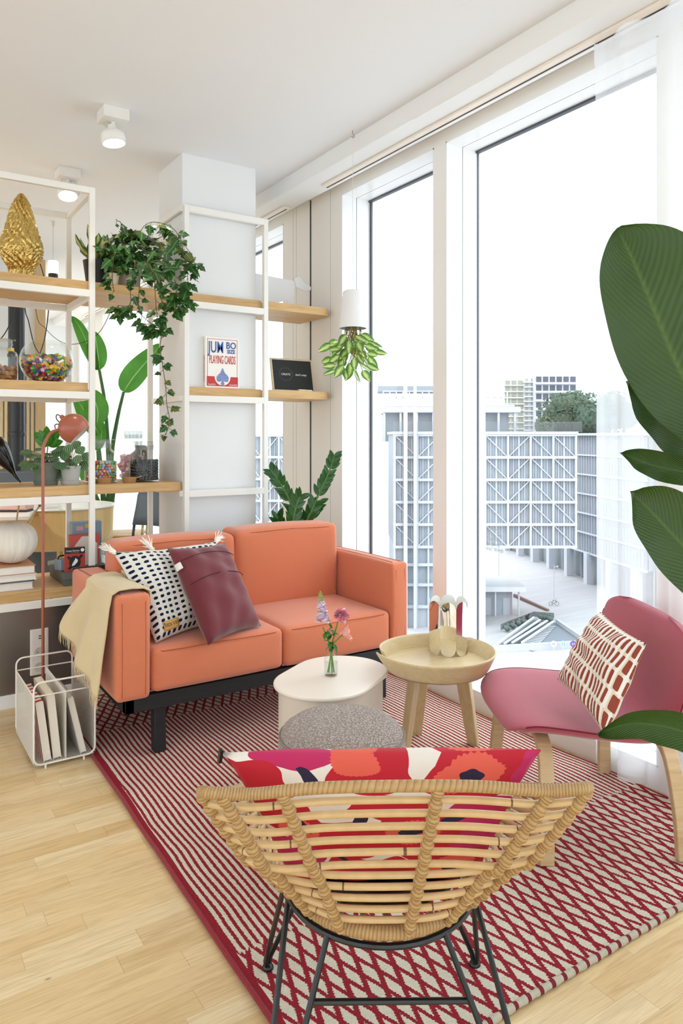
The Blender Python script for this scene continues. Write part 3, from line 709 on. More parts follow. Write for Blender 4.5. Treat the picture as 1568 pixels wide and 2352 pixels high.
# feet in local coordinates
for (yf, lab_) in ((.180, 'leg'), (-.205, 'leg')):
    for sx in (-1, 1):
        ft = Vector((sx*.280, yf*1.06, .014)); 
        obj('leg', strap([ft, (sx*.272, yf*1.04, .13), (sx*.247, yf, .255), (sx*.215, yf*.97, .315), (sx*.15, yf*.93, .338), (sx*.04, yf*.9, .342)], .042, .024), M_bent, lou, bevel=.003)
# cushion on the lounge chair
t = T('rust_bar_print'); uv = t.xyz(t.co('UV'))
v1 = t.ma('MULTIPLY', uv[1], 5.2); u1 = t.ma('MULTIPLY', uv[0], 17.)
row = t.ma('FLOOR', v1)
u2 = t.ma('ADD', u1, t.ma('MULTIPLY', t.wn(t.vec(row, 2.2)), .35))
fu = t.ma('ABSOLUTE', t.ma('SUBTRACT', t.ma('FRACT', u2), .5)); fv = t.ma('ABSOLUTE', t.ma('SUBTRACT', t.ma('FRACT', v1), .5))
k = t.ma('LESS_THAN', t.ma('ADD', t.ma('POWER', t.ma('DIVIDE', fu, .25), 6.), t.ma('POWER', t.ma('DIVIDE', fv, .40), 6.)), 1.)
hal = t.ma('LESS_THAN', t.ma('ABSOLUTE', t.ma('SUBTRACT', t.ma('FRACT', t.ma('ADD', u2, .86)), .5)), .25)
c = t.mix(t.ma('MULTIPLY', hal, .8), hx('E9E2DA'), hx('D6C2A0'))
t.bump(t.noise(t.co(scale=(1, 1, 1)), 300, 2), .2, .002)
M_bar = t.fin(t.mix(k, c, hx('8C3A26')), .85)
dl = lambda px, py, d: PD(px, py, d)
q = [dl(1386, 1686, 2.04), dl(1278, 1560, 2.32), dl(1378, 1404, 2.44), dl(1484, 1478, 2.14)]
base = (q[0]+q[1])/2
bc = thing('printed_cushion', 'white cushion printed with rust brown bars on the burgundy chair', 'cushion', base)
obj('cover', pillow(MB(), q[0]-base, q[1]-base, q[2]-base, q[3]-base, -.062, noise=.14), M_bar, bc, weld=True)
# ---------------------------------------------------------------- rattan chair
t = T('peeled_rattan'); uv = t.xyz(t.co('UV')); oi = t.n('ShaderNodeObjectInfo'); n = t.noise(t.co(scale=(3, 3, 3)), 14, 3)
jt = t.ma('LESS_THAN', t.ma('FRACT', t.ma('ADD', t.ma('MULTIPLY', uv[0], 4.), oi.outputs['Random'])), .012)
M_cane = t.fin(t.mix(jt, t.mix(n, hx('DDBD8A'), hx('C39E68')), hx('6B4A26')), .32)
def binding(WRAPS):
    t = T('rattan_binding'); uv = t.xyz(t.co('UV')); o = t.co()
    s = t.ma('ABSOLUTE', t.ma('SINE', t.ma('ADD', t.ma('MULTIPLY', uv[0], WRAPS), t.ma('MULTIPLY', uv[1], PI))))
    t.bump(s, .7, .003); n = t.noise(o, 60, 2)
    return t.fin(t.mix(t.rng(s, .0, .35, .55, .0), t.mix(n, hx('C9A36C'), hx('A98453')), hx('5E4020')), .5)
M_bind, M_bindr = binding(150.), binding(560.)
RC = (.886, 1.207); RR = -math.radians(32)
rc = thing('rattan_chair', 'rattan lounge chair on black wire legs in the foreground seen from behind', 'chair', (RC[0], RC[1], 0), RR)
def lerp(a, c, t): return a+(c-a)*t
def rod(s):
    w_ = lerp(.183, .306, s**.92); yb = lerp(-.185, -.352, s); zb = lerp(.372, .692, s)
    zc = zb+.012*s; e = 1-s
    fr = (lerp(.165, .235, s), lerp(.225, .26, s), lerp(.368, .44, s))
    if s > .45:
        P = [(-fr[0], fr[1], fr[2]), (-lerp(w_, fr[0], .35)-.01, lerp(yb, fr[1], .45), lerp(zb, fr[2], .50)), (-w_, yb+.012*(1+e*3), zb), (-w_*.75, yb-.006*(1+3*e), zb+.004), (-w_*.35, yb-.004-.012*e, zc), (w_*.35, yb-.004-.012*e, zc), (w_*.75, yb-.006*(1+3*e), zb+.004), (w_, yb+.012*(1+e*3), zb), (lerp(w_, fr[0], .35)+.01, lerp(yb, fr[1], .45), lerp(zb, fr[2], .50)), (fr[0], fr[1], fr[2])]
    else:
        k = 1-s/.45; q = .06*k
        P = [(-fr[0], fr[1], fr[2]), (-w_*1.02, lerp(yb, fr[1], .6), lerp(zb, fr[2], .5)), (-w_*lerp(1, .93, k), yb+.05+q*.8, zb), (-w_*lerp(.75, .68, k), yb+.012+q*.25, zb+.003), (-w_*.35, yb-.006, zc), (w_*.35, yb-.006, zc), (w_*lerp(.75, .68, k), yb+.012+q*.25, zb+.003), (w_*lerp(1, .93, k), yb+.05+q*.8, zb), (w_*1.02, lerp(yb, fr[1], .6), lerp(zb, fr[2], .5)), (fr[0], fr[1], fr[2])]
    return cat(P, 7)
NR = 12
for k in range(1, NR):
    s_ = k/NR
    obj('cane_rod', MB().tube(rod(s_), .0060, 14), M_cane, rc)
top = rod(1.0)
def wrapr(n, r, amp=.0012, f=1.9): return [r+amp*math.sin(i*f) for i in range(n)]
def dense(P, n): 
    P = [Vector(p) for p in P]; out = []
    for i in range(len(P)-1):
        for k in range(n): out.append(P[i].lerp(P[i+1], k/n))
    return out+[P[-1]]
d_ = dense(top, 3); obj('rim', MB().tube(d_, .0092, 12), M_bindr, rc)
rg = dense([(.190*math.cos(a)*.99, .205*math.sin(a)+.018, .362) for a in [2*PI*i/60 for i in range(61)]], 3)[:-1]
obj('seat_ring', MB().tube(rg, .013, 12, closed=True), M_bindr, rc)
# ribs: parameter along the rods at top and bottom
def at_u(P, u):     # point on the rod where its back run crosses x = u * half width
    t = (u+1)/2; n = len(P)-1; a = 3/9-.115; c = 6/9+.115
    i = (a+(c-a)*t)*n; j = min(int(i), n-1); return P[j].lerp(P[j+1], i-j)
for (ut, ub) in ((-1, -.98), (-.76, -.68), (-.40, -.30), (.11, .10), (.62, .46), (.89, .80), (1, .99)):
    pts = []
    for k in range(NR, -1, -1):
        s_ = k/NR; u = lerp(ub, ut, s_); P = rod(s_); p = at_u(P, u)
        pts.append(p+Vector((0, -.008, 0)))
    pts[0] = pts[0]+Vector((0, .008, -.004))
    d2 = dense(cat(pts, 3), 4)
    obj('wrapped_rib', MB().tube(d2, wrapr(len(d2), .0095, .0022, .52), 9), M_bind, rc)
for sx in (-1, 1):
    for fpos in (.08, .5):
        pts = []
        for k in range(NR, -1, -1):
            P = rod(k/NR); n = len(P)-1; i = int(n*(fpos*.22)); p = P[i] if sx < 0 else P[n-i]; pts.append(p)
        d2 = dense(cat(pts, 2), 3); obj('wrapped_rib', MB().tube(d2, wrapr(len(d2), .0085, .0018, .52), 8), M_bind, rc)
b = MB()
for k in range(-4, 5):
    x = k*.042; h = math.sqrt(max(0, 1-(x/.19)**2))*.2; b.tube([(x, -h+.018, .362), (x, h+.018, .362)], .006, 7)
obj('seat_slats', b, M_cane, rc)
seatpad = MB().lathe([(.0, .0), (.165, .0), (.176, .010), (.178, .022), (.168, .034), (.0, .036)], 40, (0, .02, 0))
sp_ = thing('seat_pad', 'round black seat pad under the flowered cushion in the rattan chair', 'cushion', (RC[0], RC[1], .3745), RR)
obj('pad', seatpad, M_black, sp_)
# black wire base
ring = [(.192*math.cos(a), .206*math.sin(a)+.018, .338) for a in [2*PI*i/48 for i in range(48)]]
obj('base_ring', MB().tube(ring, .0065, 8, closed=True), M_black, rc)
Ri = Matrix.Rotation(-RR, 3, 'Z')
def W2L(p): return Ri @ (Vector(p)-Vector((RC[0], RC[1], 0)))
f1 = W2L(PZ(615, 2222, .016)); f2 = W2L(PZ(1090, 2215, .016))
bl = W2L(PZ(590, 2790, .016)); br = W2L(PZ(1265, 2790, .016))
def ringp(deg): a = math.radians(deg); return Vector((.192*math.cos(a), .206*math.sin(a)+.018, .338))
for (ft, a1, a2) in ((f1, 122, 178), (f2, 58, 2), (bl, 196, 236), (br, 344, 304)):
    ft = Vector(ft); d = Vector((ft.x, ft.y, 0)).normalized()
    A, Bp = ringp(a1), ringp(a2)
    sdv = (Bp-A); sdv.z = 0; sdv = sdv.normalized()*.010
    obj('hairpin_leg', MB().tube([A, ft-sdv+Vector((0, 0, .02)), ft-sdv*.3, ft+sdv*.3, ft+sdv+Vector((0, 0, .02)), Bp], .0058, 8), M_black, rc)
    obj('foot_ball', MB().ball(ft+Vector((0, 0, .0)), .0135, sz=.8, n=10), M_black, rc)
A = ringp(236).lerp(bl, .27); Bp = ringp(304).lerp(br, .27)
obj('cross_bar', MB().tube([A, Bp], .0056, 8), M_black, rc)
# flowered cushion, generic poppy print
t = T('poppy_print'); uv = t.xyz(t.co('UV')); U, V = uv[0], uv[1]
wob = t.ma('MULTIPLY', t.ma('SUBTRACT', t.noise(t.co('UV'), 5, 1), .5), .10)
col = hx('EFE6DC')
def blob(cx, cy, rx, ry, rag=0., ang=0.):
    dx = t.ma('SUBTRACT', t.ma('ADD', U, wob), cx); dy = t.ma('SUBTRACT', t.ma('ADD', V, wob), cy)
    ca, sa = math.cos(ang), math.sin(ang)
    a = t.ma('DIVIDE', t.ma('ADD', t.ma('MULTIPLY', dx, ca), t.ma('MULTIPLY', dy, sa)), rx); b_ = t.ma('DIVIDE', t.ma('SUBTRACT', t.ma('MULTIPLY', dy, ca), t.ma('MULTIPLY', dx, sa)), ry)
    r = t.ma('SQRT', t.ma('ADD', t.ma('MULTIPLY', a, a), t.ma('MULTIPLY', b_, b_)))
    th = t.ma('ARCTAN2', b_, a)
    r = t.ma('ADD', r, t.ma('MULTIPLY', t.ma('SINE', t.ma('MULTIPLY', th, 5. if not rag else 31.)), rag or .06))
    return t.ma('LESS_THAN', r, 1.)
RED, MAG, COR, PUR = hx('C2182C'), hx('C4255F'), hx('E8604E'), hx('271B3C')
for args, cc in (((.22, 1.0, .14, .06), MAG), ((.06, .84, .13, .14), RED), ((.46, .92, .145, .13), RED), ((.84, .90, .20, .15), RED), ((.12, .62, .15, .12), RED), ((.52, .70, .16, .09), RED), ((.86, .66, .13, .10), MAG), ((.98, .9, .06, .1), MAG), ((.30, .45, .20, .17), RED), ((.62, .50, .19, .20), RED), ((.93, .45, .16, .20), MAG), ((.08, .30, .14, .16), MAG),
                 ((.42, .16, .22, .17), RED), ((.78, .18, .20, .18), RED), ((.1, .05, .12, .1), RED),
                 ((.78, .90, .10, .10, .03), COR), ((.60, .52, .11, .11, .03), COR), ((.17, .52, .08, .09, .03), COR), ((.80, .2, .1, .1, .03), COR), ((.41, .97, .09, .05, .03), COR),
                 ((.785, .90, .036, .045, 0, .5), PUR), ((.60, .54, .05, .045), PUR), ((.255, .91, .022, .06, 0, .6), PUR), ((.40, .62, .02, .07, 0, .1), PUR), ((.77, .62, .06, .025, 0, .3), PUR), ((.19, .56, .02, .05, 0, .4), PUR), ((.30, .30, .02, .07, 0, .8), PUR), ((.80, .2, .04, .04), PUR)):
    col = t.mix(blob(*args), col, cc)
t.bump(t.noise(t.co(), 500, 2), .15, .002)
M_pop = t.fin(col, .8)
lc = [(-.245, -.02, .415), (.245, -.02, .415), (.300, -.155, .690), (-.300, -.155, .690)]
fc = thing('flowered_cushion', 'large red, white and purple flowered cushion in the rattan chair', 'cushion', (RC[0], RC[1], 0), RR)
lc = [(-.185, -.085, .405), (.185, -.085, .405), (.288, -.150, .672), (-.300, -.150, .672)]
pb = MB(); L2 = [Vector(p) for p in lc]
pillow(pb, L2[0], L2[1], L2[2], L2[3], .055, n=30, noise=.08, pull=.04, e=.36)
obj('cover', pb, M_pop, fc, weld=True)
obj('zip_end', MB().beam((-.302, -.152, .677), (-.306, -.146, .652), .006, .008), M_black, fc)
# ---------------------------------------------------------------- shelving
FY0, FY1 = 3.622, 3.648
LV = (.482, .9655, 1.4645, 1.958)          # top of the rails, boards lie on them
BT = .046
def rail(b, x0, x1, z, y0=FY0, y1=FY1, h=.034): b.box(x0, x1, y0, y1, z-h, z)
def sframe(name, label, loc):
    return thing(name, label, 'shelving', loc)
P = .026
s1 = sframe('shelving_unit', 'white metal shelving frame with oak boards at the left holding plants and jars', (.3, 3.86, 0))
def S1(o): o.location = (-.3, -3.86, 0); return o
for (x, y) in ((.922, FY0), (.922, 4.10), (-.45, FY0), (-.45, 4.10)):
    S1(obj('post', MB().box(x, x+P, y, y+P, 0, 2.455), M_frame, s1, smooth=False, bevel=.0015))
for z in LV+(2.455,):
    h = .034 if z < 2.4 else .030
    S1(obj('rail', MB().box(-.424, .922, FY0, FY0+P, z-h, z).box(-.424, .922, 4.10, 4.10+P, z-h, z).box(.9225, .9475, FY0+P, 4.10, z-h, z).box(-.4495, -.425, FY0+P, 4.10, z-h, z), M_frame, s1, smooth=False, bevel=.0015))
for z in LV:
    x1 = 1.392 if z in (LV[1], LV[3]) else (1.39 if z == LV[0] else .921)
    o = S1(obj('shelf', MB().box(-.44, x1, FY0+P+.001, 4.099, z+.0005, z+BT), M_oak, s1, smooth=False, bevel=.002))
s1f = S1(obj('metal_panel', MB().box(-.6, 1.39, 3.652, 3.662, .062, .447), M_steel, s1, smooth=False))
struct(obj('baseboard_left', MB().box(-3, 1.40, 3.640, 3.668, 0, .060), M_white, smooth=False, bevel=.002))
s2 = sframe('shelving_unit', 'white metal frame with oak boards wrapped around the square white column', (1.64, 3.8, 0))
def S2(o): o.location = (-1.64, -3.8, 0); return o
for (x, y) in ((1.402, FY0), (1.864, FY0), (1.372, 4.10)):
    S2(obj('post', MB().box(x, x+P, y, y+P, 0, 2.455), M_frame, s2, smooth=False, bevel=.0015))
for z in (.9655, 1.4645, 1.958, 2.455):
    S2(obj('rail', MB().box(1.428, 1.864, FY0, FY0+P, z-.034, z).box(1.3865, 1.4045, FY0+P, 4.10, z-.03, z), M_frame, s2, smooth=False, bevel=.0015))
S2(obj('back_plate', MB().box(1.8795, 1.8885, FY0+P, 3.672, 0, 2.43), M_frame, s2, smooth=False))
def rounded(x0, x1, y0, y1, r, n=8):
    o = [(x0, y0)]
    for i in range(n+1): a = -PI/2+PI/2*i/n; o.append((x1-r+r*math.cos(a), y0+r+r*math.sin(a)))
    return o+[(x1, y1), (x0, y1)]
for z in LV[2:]:
    S2(obj('shelf', MB().box(1.4285, 1.86, FY0+P, 3.6715, z+.0005, z+BT).prism(rounded(1.891, 2.318, FY0+P-.006, 4.01, .055), BT-.001, Matrix.Translation((0, 0, z+.001))), M_oak, s2, smooth=False, bevel=.002))
# wall outlet in the metal panel
ol = thing('wall_outlet', 'white triple wall outlet on the metal panel behind the wire basket', 'outlet', (.697, 3.6515, .24))
obj('cover_plate', MB().box(-.040, .040, -.010, 0, -.107, .107), plain('EDE8DF', .35), ol, smooth=False, bevel=.002)
for k in (-1, 0, 1):
    q = obj('socket_insert', MB().box(-.033, .033, -.0125, -.0101, k*.07-.033, k*.07+.033), plain('E8E2D8', .4), ol, smooth=False, bevel=.001)
    if k < 1:
        M = frame((0, -.0127, k*.07), (1, 0, 0), (0, 0, 1)); obj('socket_cup', MB().lathe([(.0, .0), (.019, .0005), (.0215, .0015), (.023, .0012)], 24, M=M), plain('CFC9C0', .5), q)
        obj('pin_hole', MB().box(-.010, -.006, -.0145, -.0128, k*.07-.002, k*.07+.002).box(.006, .010, -.0145, -.0128, k*.07-.002, k*.07+.002), M_dark, q)
    else: obj('usb_port', MB().box(-.004, .008, -.0145, -.0122, .073, .077).box(-.004, .008, -.0145, -.0122, .062, .066), M_dark, q)
# ---------------------------------------------------------------- pots and plants
def pot(parent, r0, r1, h, mat, rimh=.0, saucer=None):
    pr = [(.0, .004), (r0, .004), (r1, h), (r1-.004, h), (r1-.006, h-.012), (0, h-.014)]
    if rimh: pr = [(.0, .004), (r0, .004), (r1-.002, h-rimh), (r1+.002, h-rimh+.001), (r1+.003, h), (r1-.003, h), (r1-.005, h-.012), (0, h-.014)]
    obj('pot', MB().lathe(pr, 32), mat, parent)
    obj('soil', MB().lathe([(.0, h-.011), (r1-.007, h-.013)], 20), plain('3A2A1E', 1., bump=.8), parent)
    if saucer:
        obj('saucer', MB().lathe([(.0, .0), (r0+.006, .0), (r0+.011, .018), (r0+.007, .018), (r0+.004, .005), (0, .005)], 32), mat, parent)
z4, z3, z2, z1 = LV[3]+BT+.0005, LV[2]+BT+.0005, LV[1]+BT+.0005, LV[0]+BT+.0005
rnd = random.Random(11)
def rv3(s=1.): return Vector((rnd.uniform(-s, s), rnd.uniform(-s, s), rnd.uniform(-s, s)))
p = thing('dieffenbachia_plant', 'variegated leafy plant in a black pot beside the frame post on the top shelf', 'plant', (1.0, 3.80, z4))
pot(p, .048, .066, .135, plain('1D1C1B', .5))
M_dief = leafmat('dieffenbachia_leaf', '3F6B24', '2B5218', 'C9D08A', .4, .2, 'varieg')
b = MB()
for i in range(19):
    a = i*2.4; el = .05+1.15*rnd.random(); d = Vector((math.cos(a)*math.cos(el), math.sin(a)*math.cos(el), math.sin(el)))
    b.leaf((d.x*.01, d.y*.01, .12+.03*rnd.random()), d, (0, 0, 1), .12+.06*rnd.random(), .062, -1.1*(1.25-el), .2, 7, wav=.15)
obj('leaves', b, M_dief, p)
def lobed(b, p, d, nrm, s, cup=.15, mi=0):
    d = Vector(d).normalized(); nrm = Vector(nrm); nrm = (nrm-d*nrm.dot(d)); nrm = nrm.normalized() if nrm.length > 1e-5 else d.orthogonal().normalized(); sd = d.cross(nrm)
    h = [(0, 0), (.02, .08), (.10, .22), (.12, .38), (.22, .34), (.30, .44), (.37, .30), (.42, .20), (.50, .28), (.58, .29), (.64, .20), (.72, .17), (.84, .09), (1, 0)]
    o = h+[(x, -y) for x, y in h[-2:0:-1]]
    vs = [p+(d*.38)*s]+[p+(d*x+sd*y-nrm*cup*(y*y*2.2+max(0, x-.4)**2))*s for x, y in o]
    uv = [(.4, .5)]+[(max(0, x), .5+y) for x, y in o]; n = len(o)
    b.add(vs, [(0, i+1, (i+1) % n+1) for i in range(n)], uv, mi)
tp = thing('grape_ivy_plant', 'bushy trailing grape ivy spilling from the top shelf between the frames', 'plant', (1.16, 3.80, z4))
t0 = Vector((1.16, 3.80, z4))
M_ivy = leafmat('ivy_leaf', '3A6B2C', '1C4220', '7FA560', .28, .25)
M_ivy2 = leafmat('ivy_leaf_old', '6F7A34', '45521F', 'A3A35A', .4, .3)
pot(tp, .055, .075, .13, plain('C6B8A5', .7))
vine = MB(); lv = MB(); strands = []
def strand(pts, nl, s0=.060, base_at=0):
    Pp = cat([q-t0 for q in pts], 6); vine.tube(Pp, .0017, 5)
    for i in range(nl):
        f = (i+.5)/nl*(len(Pp)-1); j = int(f); q = Pp[j].lerp(Pp[min(j+1, len(Pp)-1)], f-j)
        a = rnd.uniform(0, 2*PI); d = Vector((math.cos(a)*.8, math.sin(a)*.6-.45, -.75+rnd.uniform(-.3, .5))); q2 = q+d.normalized()*.022
        vine.tube([q, q2], .0011, 4); s = s0*rnd.uniform(.6, 1.1)
        for k in range(rnd.choice((1, 2, 3))):
            dd = (d+rv3(.7)).normalized(); lobed(lv, q2, dd, Vector((-.35, -.75, .55))+rv3(.5), s, mi=1 if rnd.random() < .12 else 0)
# crown
for i in range(430):
    a = rnd.uniform(0, 2*PI); el = rnd.uniform(-.55, 1.35); R = rnd.uniform(.55, 1.)
    q = Vector((math.cos(a)*math.cos(el)*.175*R, math.sin(a)*math.cos(el)*.155*R-.015, .13+math.sin(el)*.155*R))+Vector((.02, -.02, .02))
    d = (q-Vector((0, 0, .16))).normalized()+Vector((0, 0, -.8)); lobed(lv, q, d+rv3(.4), (q-Vector((0, 0, .12)))+rv3(.1)+Vector((-.05, -.1, .05)), rnd.uniform(.036, .068), mi=1 if rnd.random() < .18 else 0)
ctr = t0+Vector((0, 0, .14))
def px(lst, d): return [PD(x, y, d) for x, y in lst]
strand([ctr]+px([(395, 560), (425, 600), (432, 660), (428, 700)], 3.42), 22, .07)
strand([ctr]+px([(380, 540), (440, 585), (444, 620)], 3.45), 14, .06)
strand([ctr]+px([(370, 600), (400, 640), (405, 690), (395, 712)], 3.42), 20, .07)
strand([ctr]+px([(350, 620), (372, 690), (378, 730), (368, 790), (372, 830), (380, 885), (383, 930), (389, 965), (380, 1000)], 3.42), 26, .058)
strand([ctr]+px([(310, 600), (300, 660), (298, 700), (270, 702), (285, 715)], 3.45), 14, .062)
strand([ctr]+px([(320, 620), (318, 690), (322, 720), (350, 745), (365, 750)], 3.42), 15, .062)
strand([ctr]+px([(280, 560), (262, 590), (258, 640), (262, 670)], 3.5), 16, .06)
strand([ctr]+px([(300, 540), (262, 545), (245, 560), (238, 585)], 3.55), 12, .055)
strand([ctr]+px([(280, 520), (270, 508), (266, 503)], 3.6), 3, .03)
strand([ctr]+px([(345, 610), (358, 700), (360, 735), (355, 760)], 3.42), 16, .062)
strand([ctr]+px([(330, 520), (380, 515), (410, 540), (420, 575)], 3.5), 16, .06)
obj('vines', vine, plain('5A4A2E', .7), tp); obj('leaves', lv, [M_ivy, M_ivy2], tp)
cp = thing('clay_pot', 'small pale clay pot almost hidden by the grape ivy leaves', 'pot', (1.055, 3.71, z4)); pot(cp, .026, .034, .062, plain('D2BFA6', .8))
# gold feathered sculpture
gs = thing('gold_sculpture', 'gold feathered sculpture rising to a narrow tip on the top shelf', 'sculpture', (.645, 3.80, z4))
t = T('gold_leaf'); o = t.co(); n = t.noise(o, 22, 4, .6, 1.5)
t.bump(t.noise(t.co(scale=(3, 3, 1)), 16, 2, .5, 1.5), .5, .012)
M_gold = t.fin(t.mix(n, hx('B8944A'), hx('E8CF86')), t.rng(n, .3, .7, .16, .34), .95)
prg = [(.060, 0), (.058, .04), (.062, .060), (.080, .085), (.096, .115), (.102, .145), (.096, .180), (.082, .22), (.070, .262), (.060, .30), (.050, .335), (.038, .37), (.022, .402), (.009, .422), (.0, .425)]
def gold(u, v):
    f = v*(len(prg)-1); i = min(int(f), len(prg)-2); k = f-i; r = prg[i][0]*(1-k)+prg[i+1][0]*k; z = prg[i][1]*(1-k)+prg[i+1][1]*k; a = u*2*PI
    vv = v*17+.9*math.sin(u*17)+.5*math.sin(u*31+2); row = math.floor(vv); ph = (row*.37) % 1; cell = (u*(13 if row % 2 else 10)+ph) % 1; fz = vv % 1
    sc = (1-abs(cell-.5)*2)**.6*(1-fz)*.0055 if .12 < v < .97 else 0
    sw = .0032*math.sin(u*75+v*38+2.4*math.sin(v*23+u*12)) + .0024*math.sin(u*163-v*50+2*math.sin(v*30))
    r += (sc+sw)*min(1, r/.03)
    return (r*math.cos(a)*.95, r*math.sin(a)*.9, z*.985)
obj('feathered_body', MB().grid(gold, 170, 150, cu=True), M_gold, gs)
# ---------------------------------------------------------------- glass jars, bowls
def jar(name, label, x, y, z, r, h, cat_='jar', lid=True):
    j = thing(name, label, cat_, (x, y, z)); n_ = r*.62; s = h*.62
    pr = [(.0, .003), (r*.96, .003), (r, .010), (r, s), (r*.93, s+.014), (n_+.004, s+.026), (n_, s+.034), (n_, h-.03), (n_+.006, h-.022)]
    pr += [(n_+.002, h-.022), (n_-.003, h-.03), (n_-.003, s+.036), (r*.90, s+.012), (r-.0035, s), (r-.0035, .012), (r*.9, .007), (.0, .007)]
    obj('glass_body', MB().lathe(pr, 40), M_glass, j)
    if lid:
        obj('lid', MB().lathe([(.0, h-.004), (n_+.014, h-.004), (n_+.016, h-.0005), (n_+.012, h), (.0, h)], 40), glassmat('lid_glass', (.86, .90, .88, 1), .12, .5), j)
        obj('stopper', MB().lathe([(n_-.004, h-.045), (n_+.001, h-.020), (n_+.001, h-.004)], 32), glassmat('frosted_stopper', (.80, .82, .81, 1), .15, .4, .5), j)
    return j
def fill(name, label, x, y, z, r, h, size, cols, shape='ball', cat_='sweets', ring=True):
    b = MB(); k = 0; zz = z+size*.5+.008; rows = int(h/size*1.05)
    for i in range(rows):
        for rr in ((r-size*.52, r-size*1.45) if i < rows-1 else (r-size*.52, r-size*1.4, r-size*2.4, r-size*3.4)):
            if rr < 0: continue
            nn = max(1, int(2*PI*rr/(size*1.02))); ph_ = rnd.random()
            for q in range(nn):
                a = 2*PI*(q+ph_+rnd.random()*.35)/nn; c = Vector((rr*math.cos(a), rr*math.sin(a), zz-z+i*size*.92+rnd.uniform(-.14, .14)*size)); mi = rnd.randrange(len(cols))
                if shape == 'ball': b.lathe([(.001, -size/2), (size*.36, -size*.36), (size/2, 0), (size*.36, size*.36), (.001, size/2)], 8, c, mi=mi)
                else:
                    M = Matrix.Translation(c) @ Matrix.Rotation(rnd.random()*6, 4, rv3().normalized()); w_ = size*rnd.choice((.35, .55, .8)); b.box(-w_, w_, -size*.36, size*.36, -size*.26, size*.26, M, mi)
                    if shape == 'brick':
                        for sx in (-.5, .5): b.box(w_*sx-size*.1, w_*sx+size*.1, -size*.1, size*.1, size*.26, size*.34, M, mi)
    b.lathe([(.0, .009), (max(.001, r-size*1.6), .009), (max(.001, r-size*1.6), h*.93), (.0, h*.93)], 12, mi=0)
    o = obj(name, b, cols, None, loc=(x, y, z)); tag(o, label, cat_); o['kind'] = 'stuff'; return o
CC = [plain(c, .35) for c in ('D8473A', '3F8FCB', 'F1C53A', '6EAE3C', 'E58AA8', 'F0883A', '7FC6D8')]
BC_ = [plain(c, .35, var=0.) for c in ('C8202A', '1F5FB0', 'F4C20D', '2F8A3E', 'EEEAE2', 'E8762A', '7B3A9B', 'E58FB0', '3A3A3C', 'C9A46A', '7CB83A')]
jx = (PY(232, 1108, 3.86).x, 3.86); jar('candy_jar', 'glass jar of small multicoloured candies on the middle shelf', jx[0], jx[1], z2, .083, .222)
fill('candies', 'small multicoloured candies in the jar next to the frame post', jx[0], jx[1], z2, .078, .118, .0155, CC)
jy = (1.258, 4.015); jar('candy_jar', 'tall glass jar with pink sweets behind the other two jars', jy[0], jy[1], z2, .080, .270)
fill('candies', 'pink and white sugar sweets in the tall rear jar', jy[0], jy[1], z2, .075, .135, .034, [plain('EFC3CB', .6), plain('F3E3E0', .6), plain('E7A4B4', .6)], 'cube')
jz = (1.248, 3.80); jar('candy_jar', 'glass jar of black liquorice balls beside the column', jz[0], jz[1], z2, .079, .212)
fill('candies', 'shiny black liquorice balls in the jar beside the column', jz[0], jz[1], z2, .074, .120, .0165, [plain('1B1718', .22)])
jl = (PY(5, 870, 3.80).x, 3.80); jar('glass_jar', 'glass jar with brown wooden bits at the left end of the bowl shelf', jl[0], jl[1], z3, .070, .200)
fill('wooden_bits', 'brown wooden blocks in the jar left of the fishbowl', jl[0], jl[1], z3, .065, .075, .022, [plain('A5713F', .7), plain('8A5A30', .7), plain('C08F58', .7)], 'cube')
def bowl(name, label, x, y, z, R):
    j = thing(name, label, 'bowl', (x, y, z)); pr = []
    for i in range(25):
        a = .42+(PI-.42-.66)*i/24; pr.append((R*math.sin(a), R*.92*(1-math.cos(a))-R*.92*(1-math.cos(.42))+.002))
    inn = [(r-.0028, zz+.001) for r, zz in pr[::-1]]
    lip = [(pr[-1][0]+.002, pr[-1][1]+.004), (pr[-1][0]-.002, pr[-1][1]+.004)]
    obj('glass_bowl', MB().lathe([(.0, .0)]+pr+lip+inn+[(.0, .005)], 48), M_glass, j); return pr
bx = (.762, 3.80)
pr = bowl('fish_bowl', 'round glass fishbowl full of coloured toy bricks on the shelf', bx[0], bx[1], z3, .127)
b = MB()
for i in range(620):
    zz = .016+.118*rnd.random()**.9
    for (q0, q1) in zip(pr, pr[1:]):
        if q0[1] <= zz <= q1[1]: rr = q0[0]
    rr = max(.01, rr-.017); a = rnd.uniform(0, 2*PI); r2 = rr*(1-.12*rnd.random()) if zz < .11 else rr*math.sqrt(rnd.random())
    if zz > .11: zz = .11+.022*(1-(r2/rr)**2*.4)*rnd.random()
    M = Matrix.Translation((r2*math.cos(a), r2*math.sin(a), zz)) @ Matrix.Rotation(rnd.random()*6, 4, rv3().normalized()); w_ = rnd.choice((.008, .0085, .016)); mi = rnd.randrange(len(BC_))
    b.box(-w_, w_, -.008, .008, -.0045, .0045, M, mi)
    for sx in (-.5, .5): b.box(w_*sx-.0025, w_*sx+.0025, -.0025, .0025, .0045, .0065, M, mi)
b.lathe([(.0, .008), (.045, .010), (.085, .04), (.098, .075), (.09, .105), (.0, .112)], 20, mi=8)
o = obj('toy_bricks', b, BC_, None, smooth=False, loc=(bx[0], bx[1], z3)); tag(o, 'heap of small coloured plastic bricks inside the glass fishbowl', 'toy bricks'); o['kind'] = 'stuff'
bowl('fish_bowl', 'empty round glass fishbowl standing behind the sofa back', PY(293, 1300, 3.86).x, 3.86, z1, .140)
